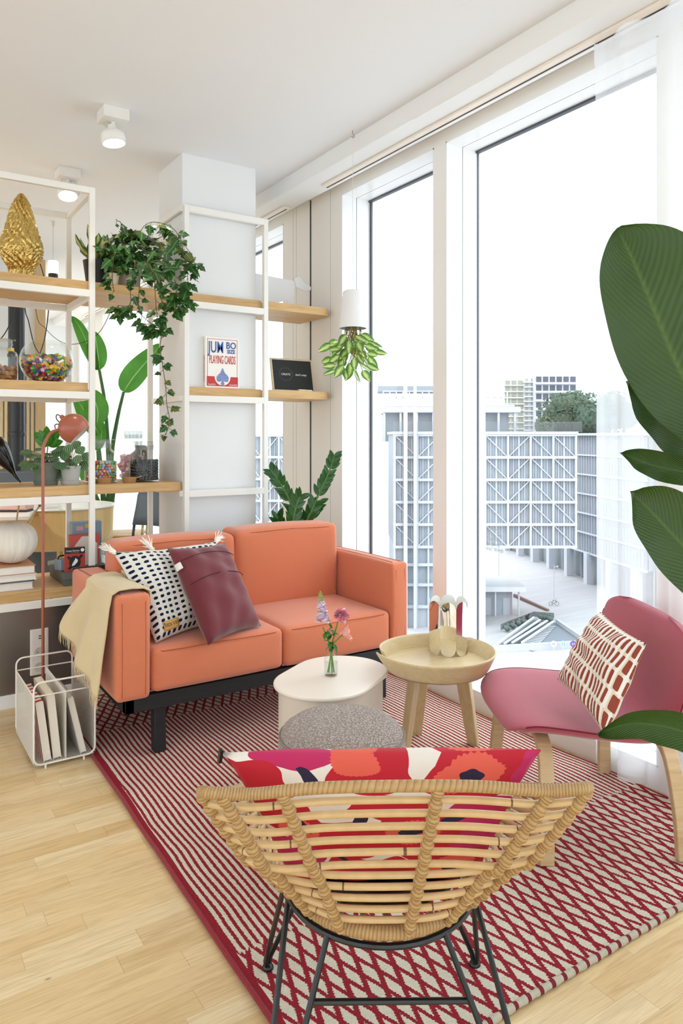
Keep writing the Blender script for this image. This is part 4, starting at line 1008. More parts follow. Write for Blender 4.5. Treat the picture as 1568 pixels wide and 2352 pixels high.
# wooden scoops on the middle shelf
for (pa, pb, lb) in (((240, 1108), (180, 1092), 'small wooden scoop lying before the multicoloured candy jar'), ((298, 1107), (325, 1094), 'small wooden scoop lying before the black liquorice jar')):
    c = PY(*pa, 3.745); c.z = z2; h_ = PY(*pb, 3.73); sc = thing('wooden_scoop', lb, 'scoop', c); dx = 1 if h_.x > c.x else -1
    obj('scoop_bowl', MB().lathe([(.0, .0), (.028, .0), (.034, .028), (.031, .028), (.026, .004), (.0, .004)], 24, sy=.7, sx=1.1), wood('scoop_wood', 'B98A55', '9A6E3E', 0, 3), sc)
    obj('handle', MB().tube(cat([(dx*.034, 0, .024), (dx*.06, -.004, .030), (dx*.09, -.006, .038)], 4), .0045, 8), plain('B9B4AC', .3, .8), sc)
# green-grey pot with two peperomias
M_pep = leafmat('watermelon_leaf', '34602F', '1F4426', '94B98A', .3, .15, 'stripe')
M_rub = leafmat('glossy_leaf', '4E9A2C', '2F6E22', '9CC46A', .25, .25)
g_ = thing('potted_peperomia', 'striped leafy plant in a dark grey-green pot behind the floor lamp', 'plant', (.757, 3.80, z2))
M_gp = plain('6A7166', .75)
pot(g_, .047, .062, .112, M_gp, saucer=1); b = MB(); st = MB()
for i in range(34):
    a = i*2.4; el = rnd.uniform(-.3, 1.1); d = Vector((math.cos(a)*math.cos(el), math.sin(a)*math.cos(el)*.8, math.sin(el))); q = Vector((0, 0, .11))+d*rnd.uniform(.05, .085); st.tube([(0, 0, .1), q], .0014, 5)
    b.leaf(q, d+Vector((0, 0, -.9)), d+Vector((-.2, -.6, .2)), rnd.uniform(.048, .07), .048, -.5, .12, 7, pw=.75)
obj('striped_leaves', b, M_pep, g_); obj('stalks', st, plain('7A3B33', .6), g_); b = MB()
for i, (a, el, L_) in enumerate(((2.6, .8, .10), (.3, .9, .10), (1.6, 1.2, .11), (3.6, .45, .08), (5.4, .6, .07), (4.5, 1.0, .09), (5.9, .35, .075), (3.0, 1.1, .09))):
    d = Vector((math.cos(a)*math.cos(el), math.sin(a)*math.cos(el), math.sin(el))); b.leaf((.01, 0, .19), d, Vector((-.4, -.8, .3)), L_, .045, .1, .2, 7, pw=.9)
obj('upright_leaves', b, M_rub, g_); obj('upright_stem', MB().tube([(0, 0, .1), (.01, 0, .2)], .003, 6), plain('6B8A3A', .6), g_)
g_ = thing('potted_peperomia', 'striped round-leaved plant in a pale grey pot, right of the floor lamp', 'plant', (.868, 3.775, z2))
pot(g_, .037, .05, .092, plain('B9B9B5', .8), saucer=1); b = MB(); st = MB()
for i, (x, y) in enumerate(((158, 1030), (175, 1055), (150, 1045), (180, 1035), (135, 1040), (190, 1050), (168, 1062), (120, 1085), (140, 1092), (155, 1088), (130, 1078), (187, 1068), (172, 1022), (148, 1080), (162, 1098))):
    q = PD(x, y, 3.58+.006*i)-Vector(g_.location); st.tube(cat([(0, 0, .09), q*.5+Vector((0, 0, .07)), q], 3), .0013, 5); d = Vector((x-160, 0, 0))
    b.leaf(q+Vector((0, 0, .02)), Vector(((x-158)/60, -.3, -.9)), Vector((-.45, -.8, .25))+rv3(.25), rnd.uniform(.045, .062), .052, -.3, .1, 7, pw=.75)
obj('striped_leaves', b, M_pep, g_); obj('stalks', st, plain('7A3B33', .6), g_)
g_ = thing('white_pot', 'small white pot standing between the two peperomia pots', 'pot', (PY(119, 1100, 4.02).x, 4.02, z2)); pot(g_, .022, .028, .06, plain('EFEFEC', .5))
# black wooden bird figure, only its tail in view
bd = thing('bird_figure', 'glossy black figure tail entering at the left end of the middle shelf', 'figurine', (PY(-25, 1108, 3.80).x, 3.80, z2))
M_lac = plain('0E0D0E', .15)
bo = bd.location
obj('body', MB().tube(cat([PD(48, 1108, 3.62)-bo, PD(35, 1092, 3.62)-bo, PD(12, 1058, 3.62)-bo, PD(-15, 1030, 3.62)-bo, PD(-60, 1010, 3.62)-bo, PD(-95, 1020, 3.62)-bo], 8), [.004+.0006*i if i < 10 else (.012+.0042*(i-10) if i < 24 else .07*max(.15, (41-i)/17)) for i in range(41)], 18), M_lac, bd)
obj('leg_wire', MB().tube([(-.03, 0, .04), (-.03, 0, 0)], .002, 6).tube([(-.05, .02, .05), (-.05, .02, 0)], .002, 6), M_dark, bd)
# ---------------------------------------------------------------- lowest shelf: books, wool, games
zz = z1
for i, (h_, c, x0, x1, y0, lb) in enumerate(((.036, 'E8E7EC', .44, .682, 3.70, 'thick white book, lowest of the pile under the wool ball'), (.008, '4A4A48', .44, .684, 3.695, 'thin dark book, second from the bottom of the pile'), (.028, 'EDEBEA', .43, .695, 3.69, 'white paperback in the middle of the book pile'), (.040, 'C98A5E', .44, .692, 3.70, 'large terracotta covered book on top of the pile under the wool ball'))):
    bk = thing('book', lb, 'book', ((x0+x1)/2, y0+.14, zz), 0, 'books piled on the lowest shelf'); w_ = (x1-x0)/2
    obj('pages', MB().box(-w_+.004, w_-.005, -.136, .136, .003, h_-.003), plain('EEEAE2', .8, bump=.3, bsc=200), bk, smooth=False)
    cv = plain(c, .5); obj('cover', MB().box(-w_, w_, -.14, .14, 0, .003).box(-w_, w_, -.14, .14, h_-.003, h_-.0004).box(-w_, -w_+.004, -.14, .14, 0, h_-.0004), cv, bk, smooth=False); zz += h_
wb = thing('wool_ball', 'large cream ball of wool roving with wooden needles on the book pile', 'wool', (.600, 3.83, zz))
t = T('wool_roving'); X = t.xyz(t.co()); an = t.ma('ARCTAN2', X[1], X[0])
st_ = t.noise(t.vec(t.ma('MULTIPLY', an, 5.), t.ma('MULTIPLY', X[2], 2.5), 0.), 2.2, 4, .7)
t.bump(st_, .7, .01); M_wool = t.fin(t.mix(st_, hx('E6DDCB'), hx('FBF8F0')), .98, 0., **{'Sheen Weight': .5})
def wool(u, v):
    a = u*2*PI; ph = PI*v; r = .118*math.sin(ph)**.8*(1+.05*abs(math.sin(a*6.5+.6*math.sin(ph*2)))**.6*math.sin(ph)); return (r*math.cos(a), r*math.sin(a), .098*(1-math.cos(ph))+.001+.012*math.sin(ph)*math.sin(a*2+1))
obj('wool', MB().grid(wool, 120, 40, cu=True), M_wool, wb)
for (x0, y0_, x1, y1_) in ((34, 1222, 45, 1150), (50, 1222, 90, 1163)):
    q0 = PD(x0, y0_, 3.62)-Vector(wb.location); q1 = PD(x1, y1_, 3.62)-Vector(wb.location); nd = obj('knitting_needle', MB().tube([q0-(q1-q0)*.1, q1], .0042, 8), M_oak2, wb)
    if x1 > 60: obj('needle_cap', MB().tube([q1, q1+(q1-q0).normalized()*.008], .007, 8), wood('needle_cap_wood', 'A97C4C', '8A6238', 2), nd)
gb = (.93, 3.83); gx = thing('storage_box', 'flat dark grey lidded box on the lowest shelf beside the sofa', 'box', (gb[0], gb[1], z1), 0)
obj('box_body', MB().box(-.115, .13, -.165, .165, 0, .030), plain('5B5F58', .7), gx, smooth=False, bevel=.001); obj('lid', MB().box(-.117, .132, -.167, .167, .0305, .058), plain('62665F', .7), gx, smooth=False, bevel=.0015)
M_red = plain('B5392F', .5, var=.02); M_ink = plain('1A1B22', .5, var=.02)
def panel(name, parent, c, x, y, w_, h_, mat, dz=.0008):
    return obj(name, MB().box(x, x+w_, -dz, 0, y, y+h_), mat, parent, smooth=False)
cg = thing('card_game_box', 'small red and black card game box with white title and wolf head', 'game box', (PY(172, 1325, 3.715).x, 3.715, z1+.0585), -.12)
obj('box_body', MB().box(-.047, .047, 0, .024, 0, .118), M_red, cg, smooth=False)
hd = panel('title_band', cg, None, -.047, .088, .094, .030, M_ink)
text('title', 'Loups-Garous', M_txt, hd, frame((-.010, -.0012, .0985), (1, 0, 0), (0, 0, 1)), .0125, .0004, sx=.86)
text('subtitle', 'de Thiercelieux', plain('D08A3A', .6), hd, frame((.0, -.0012, .0915), (1, 0, 0), (0, 0, 1)), .006, .0003)
obj('badge', MB().lathe([(.0, .0006), (.0085, .0006), (.0085, 0)], 20, M=frame((.035, -.0009, .104), (1, 0, 0), (0, 0, 1))), M_txt, hd)
cr = MB(); cr.lathe([(.0, .0006), (.027, .0006), (.027, 0)], 32, M=frame((.0, -.0003, .046), (1, 0, 0), (0, 0, 1)), sy=1.15)
for (x0, y0, x1, y1) in ((-.018, .06, -.034, .074), (.018, .062, .034, .080), (-.014, .026, -.030, .014)): cr.beam((x0, -.0006, y0), (x1, -.0006, y1), .001, .012)
sh = obj('dark_swirl', cr, M_ink, cg, smooth=False)
wf = [(-.012, .000), (.000, .020), (.002, .028), (.006, .021), (.012, .018), (.012, .008), (.004, -.002), (-.004, -.010), (-.016, -.012)]
obj('wolf_head', MB().prism([(x+.001, y+.040) for x, y in wf], .0006, frame((0, -.0009, 0), (1, 0, 0), (0, 0, 1))), M_txt, sh, smooth=False)
wb2 = thing('white_red_box', 'coral red box with a large white shape on its front behind the card game box', 'box', (PY(196, 1300, 3.86).x, 3.86, z1+.0585), 0)
obj('box_body', MB().box(-.072, .072, 0, .05, 0, .158), plain('C7574B', .6), wb2, smooth=False)
obj('white_shape', MB().prism([(-.060, .002), (-.060, .095), (-.018, .150), (.012, .150), (.060, .11), (.060, .002)], .0008, frame((0, 0, 0), (1, 0, 0), (0, 0, 1))), plain('DCD2C6', .6), wb2, smooth=False)
bb = thing('blue_box', 'pale blue box with pink and yellow patches behind the coral box', 'box', (PY(200, 1270, 3.975).x, 3.975, z1+.0005), 0)
obj('box_body', MB().box(-.075, .075, 0, .06, 0, .268), plain('8CA5B8', .6), bb, smooth=False)
panel('pink_patch', bb, None, -.055, .225, .035, .022, plain('E3AEB4', .6)); panel('yellow_patch', bb, None, -.010, .236, .05, .022, plain('E2C534', .6))
sb = thing('small_speaker_box', 'small light blue box with a black strap beside the card game box', 'box', (PY(141, 1325, 3.80).x, 3.80, z1+.0585), .3)
obj('box_body', MB().box(-.022, .03, -.03, .03, 0, .054), plain('93A3B0', .6), sb, bevel=.004)
obj('strap', MB().tube(cat([(-.02, 0, .054), (-.01, .0, .068), (.02, 0, .068), (.03, 0, .054)], 6), .004, 6), M_dark, sb)
# ---------------------------------------------------------------- shelves at the column
pc_ = thing('playing_cards_box', 'white boxed giant playing cards with red and blue print on the column shelf', 'card box', (1.627, 3.6495, z3), 0)
Wc, Hc = .197, .272
obj('box_body', MB().box(-Wc/2, Wc/2, 0, .0205, 0, Hc), plain('F1EDE6', .35, var=.0), pc_, smooth=False)
M_cr = plain('C2342F', .4, var=0.); M_cb = plain('2F559F', .4, var=0.)
fr = MB(); m_ = .011
for (x0, x1, y0, y1) in ((-Wc/2+m_, Wc/2-m_, Hc-m_-.0022, Hc-m_), (-Wc/2+m_, -Wc/2+m_+.0022, .012, Hc-m_), (Wc/2-m_-.0022, Wc/2-m_, .012, Hc-m_)): fr.box(x0, x1, -.0006, 0, y0, y1)
obj('border', fr, M_cr, pc_, smooth=False)
rb = obj('red_band', MB().box(-Wc/2+.008, Wc/2-.008, -.0007, 0, .008, .060), M_cr, pc_, smooth=False)
F = lambda x, z, d=.0009: frame((x, -d, z), (1, 0, 0), (0, 0, 1))
text('lettering', 'JUM', M_cb, pc_, F(-.038, .188), .086, .0004, sx=.60, bold=.0009); text('lettering', 'BO', M_cb, pc_, F(.050, .213), .050, .0004, sx=.88, bold=.0008); text('lettering', 'SIZE', M_cb, pc_, F(.050, .187), .029, .0004, sx=.88, bold=.0008)
text('lettering', 'PLAYING CARDS', M_cr, pc_, F(0, .130), .062, .0004, sx=.33, bold=.0004)
text('lettering', 'PLASTIC', M_txt, rb, F(-.062, .012, .0012), .012, .0004); text('lettering', 'COATED', M_txt, rb, F(.062, .012, .0012), .012, .0004)
spd = cat([(0, .105, 0), (.012, .082, 0), (.034, .058, 0), (.030, .034, 0), (.012, .034, 0), (.004, .042, 0), (.010, .016, 0), (-.010, .016, 0), (-.004, .042, 0), (-.012, .034, 0), (-.030, .034, 0), (-.034, .058, 0), (-.012, .082, 0)], 4, True)
obj('spade_halo', MB().lathe([(.0, .0012), (.046, .0012), (.046, 0)], 32, M=F(0, .058, 0)), plain('F1EDE6', .35, var=.0), rb)
t = T('spade_stripes'); X = t.xyz(t.co()); M_sp = t.fin(t.mix(t.ma('LESS_THAN', t.ma('FRACT', t.ma('MULTIPLY', X[2], 160.)), .72), hx('DDE3F0'), hx('2F559F')), .4)
so = obj('spade', MB().prism([(p_.x, p_.y) for p_ in spd][::-1], .0008, F(0, 0, .0020)), M_sp, rb, smooth=False)
text('side_lettering', 'JUMBO PLAYING CARDS', M_cr, pc_, frame((-Wc/2-.0006, .0105, .10), (0, 0, 1), (0, 1, 0)), .013, .0003)
bl_ = PY(627, 897, 3.80); ch = thing('chalkboard', 'small framed blackboard with white handwriting leaning on the right column shelf', 'chalkboard', (2.135, 3.76, z3), 0)
F2 = Matrix.Translation((0, 0, 0)) @ Matrix.Rotation(-.20, 4, 'X')
Wb, Hb = .285, .205
q = MB(); q.prism([(x, y) for x, y in stad(.02, 0, 2)], .001) if 0 else None
obj('wooden_frame', MB().box(-Wb/2, Wb/2, 0, .012, 0, Hb, F2), wood('pine_frame', 'E3D3B2', 'CDB88F', 0, 2), ch, bevel=.008)
bdp = obj('slate', MB().box(-Wb/2+.012, Wb/2-.012, -.0015, 0, .012, Hb-.012, F2), plain('202322', .7), ch, smooth=False)
text('handwriting', 'CREATE', M_txt, bdp, F2 @ frame((-.048, -.0022, .100), (1, 0, 0), (0, 0, 1)), .017, .0003); text('handwriting', "don't copy", M_txt, bdp, F2 @ frame((.055, -.0022, .100), (1, 0, 0), (0, 0, 1)), .018, .0003)
dt = MB()
for i in range(18): a = i*PI/9; dt.lathe([(.0, .0004), (.0011, .0004), (.0011, 0)], 6, M=F2 @ frame((-.048+.044*math.cos(a), -.002, .106+.038*math.sin(a)), (1, 0, 0), (0, 0, 1)))
obj('chalk_dots', dt, M_txt, bdp)
er = thing('chalk_eraser', 'small pale yellow and white block lying before the blackboard', 'eraser', (2.16, 3.70, z3)); obj('block', MB().box(-.035, .015, -.012, .012, 0, .012), plain('E8DC9A', .8), er, bevel=.002); obj('chalk', MB().tube([(.02, 0, .006), (.06, .004, .006)], .0055, 10), M_txt, er)
pa = thing('cardboard_animal', 'white folded cardboard animal figure on the top right shelf', 'figure', (2.10, 3.82, z4), 0)
def flat(pts, y, th_=.004, yaw=0.): return MB().prism(pts, th_, frame((0, y, 0), (math.cos(yaw), math.sin(yaw), 0), (0, 0, 1)))
M_card = plain('E7E6E6', .8, var=.01)
obj('body_panel', flat([(-.20, .0), (-.20, .19), (.06, .175), (.07, .185), (.06, .0), (.03, .0), (.012, .055), (-.10, .012), (-.14, .0)], 0), M_card, pa, smooth=False)
obj('body_panel', flat([(-.20, .0), (-.20, .17), (-.06, .18), (-.12, .0)], .06, .004, .0), M_card, pa, smooth=False)
obj('head_panel', flat([(.062, .19), (.10, .205), (.13, .17), (.178, .150), (.175, .130), (.12, .122), (.075, .14)], -.006), M_card, pa, smooth=False)
obj('top_panel', MB().box(-.20, .06, 0, .062, .174, .178), M_card, pa, smooth=False)
# ---------------------------------------------------------------- hanging upside-down planter
hk = Vector((2.0, 2.949, CZ)); hc = PD(816, 760, 3.56)
hp = thing('hanging_planter', 'white upside down planter hanging from the ceiling before the narrow window', 'planter', (hk.x, hk.y, CZ))
hcl = Vector((hk.x+.0, hk.y, 0)); zt, zb_ = 1.958, 1.775
obj('ceiling_hook', MB().tube(cat([(0, 0, 0), (0, 0, -.015), (.010, 0, -.025), (0, 0, -.035), (-.006, 0, -.028)], 5), .0016, 6), M_steel, hp)
obj('cord', MB().tube([(0, 0, -.03), (.0, 0, zt-CZ)], .0011, 6), plain('D9D9D8', .5), hp)
obj('shell', MB().lathe([(.0, zt-CZ+.001), (.040, zt-CZ), (.048, zt-CZ-.006), (.068, zb_-CZ), (.065, zb_-CZ), (.045, zt-CZ-.012), (0, zt-CZ-.01)], 40), plain('E9E8E8', .5), hp)
obj('soil_disc', MB().lathe([(.0, zb_-CZ+.012), (.063, zb_-CZ+.012), (.063, zb_-CZ+.004), (.0, zb_-CZ+.004)], 24), M_dark, hp)
b = MB(); vi = MB(); M_phi = leafmat('brasil_leaf', '4E8A34', '2F6428', 'CFE07A', .35, .45, 'veins')
M_phi = leafmat('variegated_heart_leaf', '6FA548', '3F7A30', 'E4EFA0', .35, .55, 'varieg')
for k, (x, y) in enumerate(((760, 790), (790, 778), (815, 772), (846, 785), (862, 808), (842, 812), (822, 805), (800, 800), (780, 815), (772, 850), (788, 838), (806, 832), (826, 836), (842, 838), (812, 852), (765, 825), (800, 780), (835, 775), (830, 822), (790, 825), (850, 795), (778, 800), (818, 815), (775, 782), (795, 768), (812, 764), (828, 768), (785, 790), (805, 790), (820, 785), (838, 795), (796, 812), (812, 822), (832, 850), (796, 845), (770, 838), (815, 800), (788, 805), (845, 820), (805, 845))):
    q = PD(x, y, 3.56+.05*math.sin(k*2.3))-hk; s0 = Vector((.03*math.sin(k*3), .03*math.cos(k*2), zb_-CZ+.005)); vi.tube(cat([s0, (s0+q)/2+Vector((0, 0, -.03)), q], 4), .0016, 5)
    dx = (x-808)/60; d = Vector((dx*.9, -dx*.5, -.45))+rv3(.3); b.leaf(q, d, Vector((-.4, -.7, .5))+rv3(.4), rnd.uniform(.055, .085), .046, -.4, .2, 7, pw=.7)
obj('leaves', b, M_phi, hp); obj('vines', vi, plain('8A7A3C', .7), hp)
# ---------------------------------------------------------------- zz plant behind the sofa
zp = thing('zamioculcas_plant', 'glossy dark green upright plant between the sofa back and the window pier', 'plant', (2.06, 3.70, 0))
pot(zp, .10, .13, .30, plain('4A4B4C', .6)); b = MB(); st = MB(); zo = zp.location
M_zz = leafmat('zamioculcas_leaf', '2F6B2A', '1B4A1E', None, .2, .15)
for (pts, nl, dd) in (([(690, 1222), (665, 1150), (640, 1105), (622, 1080)], 14, 3.92), ([(695, 1222), (725, 1150), (755, 1085), (768, 1045)], 15, 3.92), ([(672, 1222), (676, 1180), (684, 1150), (690, 1140)], 8, 3.85), ([(700, 1222), (715, 1185), (735, 1150)], 7, 4.0), ([(650, 1222), (640, 1200), (638, 1185)], 5, 4.0)):
    Q = cat([Vector((0, 0, .30)), PD(pts[0][0], pts[0][1]+40, dd)-zo]+[PD(x, y, dd)-zo for x, y in pts], 6); st.tube(Q, [.010*(1-.75*i/len(Q))+.001 for i in range(len(Q))], 7)
    k0 = int(len(Q)*.42)
    for i in range(nl):
        f = k0+(len(Q)-1-k0)*i/(nl-1); j = min(int(f), len(Q)-2); q = Q[j]; tg = (Q[j+1]-Q[j]).normalized(); lat = tg.cross(Vector((SY, CY, 0))).normalized()
        for sg in (-1, 1):
            if i == nl-1 and sg > 0: continue
            b.leaf(q, tg*.85+lat*sg*.6+rv3(.12), Vector((-SY, -CY, .2))+rv3(.25), .078*(1-.25*i/nl), .028, -.15, .22, 6)
obj('leaves', b, M_zz, zp); obj('stems', st, plain('4E7A34', .5), zp)
sp2 = thing('small_window_plant', 'small leafy plant beside the zamioculcas stems', 'plant', (1.93, 3.95, 0)); pot(sp2, .07, .085, .42, plain('C9C6C0', .6)); b = MB()
for (x, y, a) in ((648, 1210, 1), (642, 1190, 1.6), (655, 1200, .5), (603, 1205, 1.5), (640, 1215, 2.3)): b.leaf(PD(x, y+14, 4.28)-sp2.location, (math.cos(a), -.3, math.sin(a)), (-SY, -CY, .3), .07, .035, .5, .2, 6)
b.tube([(0, 0, .4), PD(645, 1220, 4.28)-sp2.location], .003, 5); obj('leaves', b, M_rub, sp2)
# ---------------------------------------------------------------- terracotta floor lamp
M_terra = plain('A65C46', .28, var=.02); lp = Vector((.665, 3.40, 0))
fl = thing('floor_lamp', 'terracotta metal floor lamp with ball shade behind the wire basket', 'floor lamp', lp)
obj('base_plate', MB().lathe([(.0, 0), (.10, 0), (.10, .006), (.095, .010), (.0, .010)], 48), M_terra, fl)
hc_ = PY(169, 984, 3.40)-lp; neck = PY(138, 988, 3.40)-lp
obj('pole', MB().tube(cat([(0, 0, .008), (0, 0, .5), (0, 0, 1.0), (0, 0, 1.175), (.006, 0, 1.215), (.030, 0, 1.262), (.062, 0, 1.278), neck-Vector((.0, 0, .0))], 8), .0068, 14), M_terra, fl)
obj('joint', MB().tube([neck-Vector((.004, 0, 0)), neck+Vector((.014, 0, 0))], .013, 16), M_terra, fl)
ax = Vector((.55, -.25, -.62)).normalized(); R_ = .0665
M = ax.to_track_quat('Z', 'Y').to_matrix().to_4x4(); M.translation = hc_
pr = [(R_*math.sin(PI-PI*i/24), R_*math.cos(PI-PI*i/24)) for i in range(0, 18)]
sh_ = obj('ball_shade', MB().lathe([(r+1e-5, z_) for r, z_ in pr], 40, M=M), M_terra, fl)
obj('shade_inside', MB().lathe([(max(1e-5, r-.0012), z_*.98) for r, z_ in pr], 40, M=M), plain('EFEDE6', .5), sh_)
obj('bulb', MB().ball((0, 0, .012), .022, n=10, M=M), plain('F6F4EE', .4), sh_)
obj('rear_cap', MB().lathe([(.0, -R_-.012), (.009, -R_-.012), (.011, -R_+.004)], 16, M=M), M_terra, sh_)
top_ = M @ Vector((0, 0, -R_-.01))
obj('cable', MB().tube(cat([neck+Vector((-.02, 0, .006)), neck+Vector((-.022, 0, .022)), neck+Vector((-.008, 0, .026)), neck+Vector((.010, 0, .012))], 5), .0022, 6).tube(cat([top_, top_+Vector((-.018, 0, .006)), top_+Vector((-.02, 0, -.012)), top_+Vector((-.006, 0, -.03))], 5), .0022, 6), M_dark, fl)
# ---------------------------------------------------------------- wire book basket
bk_ = thing('wire_basket', 'white perforated metal book basket with wire handles on the oak floor', 'basket', (.65, 3.10, 0))
M_wire = plain('EDE8DF', .4)
t = T('perforated_sheet'); X = t.xyz(t.co())
def holes(a, c, s=150.):
    u = t.ma('MULTIPLY', a, s); v = t.ma('MULTIPLY', c, s*1.15); ro = t.ma('FLOOR', v); u = t.ma('ADD', u, t.ma('MULTIPLY', t.ma('MODULO', ro, 2.), .5))
    fu = t.ma('SUBTRACT', t.ma('FRACT', u), .5); fv = t.ma('SUBTRACT', t.ma('FRACT', v), .5)
    return t.ma('LESS_THAN', t.ma('ADD', t.ma('MULTIPLY', fu, fu), t.ma('MULTIPLY', fv, fv)), .095)
hh = holes(t.ma('ADD', X[0], X[1]), t.ma('ADD', X[2], t.ma('MULTIPLY', X[0], .2)), 120.)
t.fin(hx('E4DED2'), .5); tr = t.n('ShaderNodeBsdfTransparent'); mx = t.n('ShaderNodeMixShader'); t.t.links.new(hh, mx.inputs[0]); t.t.links.new(t.b.outputs[0], mx.inputs[1]); t.t.links.new(tr.outputs[0], mx.inputs[2]); t.t.links.new(mx.outputs[0], t.out.inputs[0]); M_perf = t.m
t = T('perforated_base'); X = t.xyz(t.co()); hh = holes(X[0], X[1], 80.)
t.fin(hx('E4DED2'), .5); tr = t.n('ShaderNodeBsdfTransparent'); mx = t.n('ShaderNodeMixShader'); t.t.links.new(hh, mx.inputs[0]); t.t.links.new(t.b.outputs[0], mx.inputs[1]); t.t.links.new(tr.outputs[0], mx.inputs[2]); t.t.links.new(mx.outputs[0], t.out.inputs[0]); M_perf2 = t.m
hw, hl, zt_, zr = .112, .185, .325, .255
def rrect(y, r=.028):
    o = []
    for (cx, cz, a0) in ((hw-r, .016+r, -PI/2), (hw-r, zt_-r, 0), (-hw+r, zt_-r, PI/2), (-hw+r, .016+r, PI)):
        for i in range(7): a = a0+PI/2*i/6; o.append((cx+r*math.cos(a), y, cz+r*math.sin(a)))
    return o
for y in (-hl, hl):
    fo = obj('end_frame', MB().tube(rrect(y), .0036, 8, closed=True), M_wire, bk_)
    obj('cross_wire', MB().tube([(-hw, y, zr+.02), (hw, y, zr+.02)], .0028, 8), M_wire, bk_)
for x in (-hw, hw):
    zl = lambda y: zr+.02
    obj('side_panel', MB().add([(x, -hl, .02), (x, hl, .02), (x, hl, zr+.02), (x, -hl, zr+.02)], [(0, 1, 2, 3)]), M_perf, bk_, smooth=False, solid=.0012)
    obj('side_wire', MB().tube([(x, -hl, zr+.02), (x, hl, zr+.02)], .0022, 6), M_wire, bk_)
obj('divider', MB().box(.003, .0045, -hl, hl, .018, zr+.02), M_wire, bk_, smooth=False)
obj('base_panel', MB().box(-hw+.004, hw-.004, -hl, hl, .0145, .0155), M_perf2, bk_, smooth=False)
for (x, y) in ((-.07, -hl), (.07, -hl), (-.07, hl), (.07, hl)): obj('foot', MB().tube([(x, y, 0), (x, y, .016)], .004, 8), M_wire, bk_)
def book(label, x, y, tilt, th_, w_, h_, c, pages='EAE4D8', sp=None):
    g = thing('book', label, 'book', (x, y, .018), 0, 'books in the wire basket'); R = Matrix.Rotation(tilt, 4, 'Y')
    obj('pages', MB().box(-th_/2+.002, th_/2-.002, -w_/2+.002, w_/2-.003, .003, h_-.003, R), plain(pages, .85, bump=.3, bsc=250), g, smooth=False)
    m = sp or plain(c, .55)
    obj('cover', MB().box(-th_/2, -th_/2+.002, -w_/2, w_/2, 0, h_, R).box(th_/2-.002, th_/2, -w_/2, w_/2, 0, h_, R).box(-th_/2, th_/2, w_/2-.003, w_/2, 0, h_, R).box(-th_/2, th_/2, -w_/2, w_/2, h_-.002, h_, R) if False else MB().box(-th_/2, -th_/2+.002, -w_/2, w_/2, 0, h_, R).box(th_/2-.002, th_/2, -w_/2, w_/2, 0, h_, R).box(-th_/2, th_/2, -w_/2, w_/2, h_-.0025, h_, R), m, g, smooth=False)
    return g
t = T('flag_stripes'); X = t.xyz(t.co()); M_flag = t.fin(t.mix(t.ma('LESS_THAN', t.ma('FRACT', t.ma('MULTIPLY', X[1], 26.)), .5), hx('E9E2D8'), hx('B23A30')), .6)
book('book with red and white striped spine at the left of the wire basket', .590, 3.05, -.13, .028, .24, .232, '2F5C9A', sp=M_flag)
book('thick cream book beside the striped one in the wire basket', .626, 3.06, -.10, .030, .25, .248, 'E6DDC8')
book('leaning grey-white book in the right half of the wire basket', .722, 3.06, -.22, .024, .26, .232, 'CFCBC6')
# ---------------------------------------------------------------- sheer curtain
t = T('sheer_voile'); o = t.co(); X = t.xyz(o)
t.fin(hx('F5F6F8'), .9); tl = t.n('ShaderNodeBsdfTranslucent'); tl.inputs[0].default_value = hx('F7F8FA'); tr = t.n('ShaderNodeBsdfTransparent')
m1 = t.n('ShaderNodeMixShader'); m1.inputs[0].default_value = .6; t.t.links.new(t.b.outputs[0], m1.inputs[1]); t.t.links.new(tl.outputs[0], m1.inputs[2])
m2 = t.n('ShaderNodeMixShader'); m2.inputs[0].default_value = .42
th2 = t.rng(t.noise(t.co(scale=(1, 1, .02)), 6, 2), .3, .7, .36, .50); t.t.links.new(th2, m2.inputs[0])
t.t.links.new(m1.outputs[0], m2.inputs[1]); t.t.links.new(tr.outputs[0], m2.inputs[2]); t.t.links.new(m2.outputs[0], t.out.inputs[0]); M_sheer = t.m
cu = thing('sheer_curtain', 'floor length white sheer curtain at the right of the large window', 'curtain', (2.18, 1.0, 2.645))
def cpath(s, z):        # s metres of cloth from the leading edge, returns x, y offsets
    k = (2.645-z)/2.6
    y = 1.685-s; w_ = .0
    kk = min(1, k/.55); kk = kk*kk*(3-2*kk); amp = .016
    w_ = amp*math.sin(s*30+.8*math.sin(s*7))+.006*math.sin(s*71+1)*(.4+k)
    if s < .10: w_ *= 1.4
    y += .010*math.sin(s*60)*k - (.02*math.sin(k*PI)) + (.0 if k < .6 else -.04*(k-.6))
    return Vector((w_+.118*kk, y+.105*kk-1.0, 0))
def cur(u, v):
    z = 2.645-v*2.635; s = u*1.75; p = cpath(s, z); dy = 0
    return (p.x, p.y+dy, z-2.645+.03*math.sin(s*3+1)*(v > .99))
obj('cloth', MB().grid(cur, 260, 24), M_sheer, cu)
obj('heading_tape', MB().grid(lambda u, v: (cpath(u*1.75, 2.63).x-.003, cpath(u*1.75, 2.63).y, .0-.075*v), 260, 2), M_sheer, cu)
obj('hem', MB().grid(lambda u, v: (cpath(u*1.75, .05).x-.003, cpath(u*1.75, .05).y, -2.625+.06*v), 260, 2), M_sheer, cu)
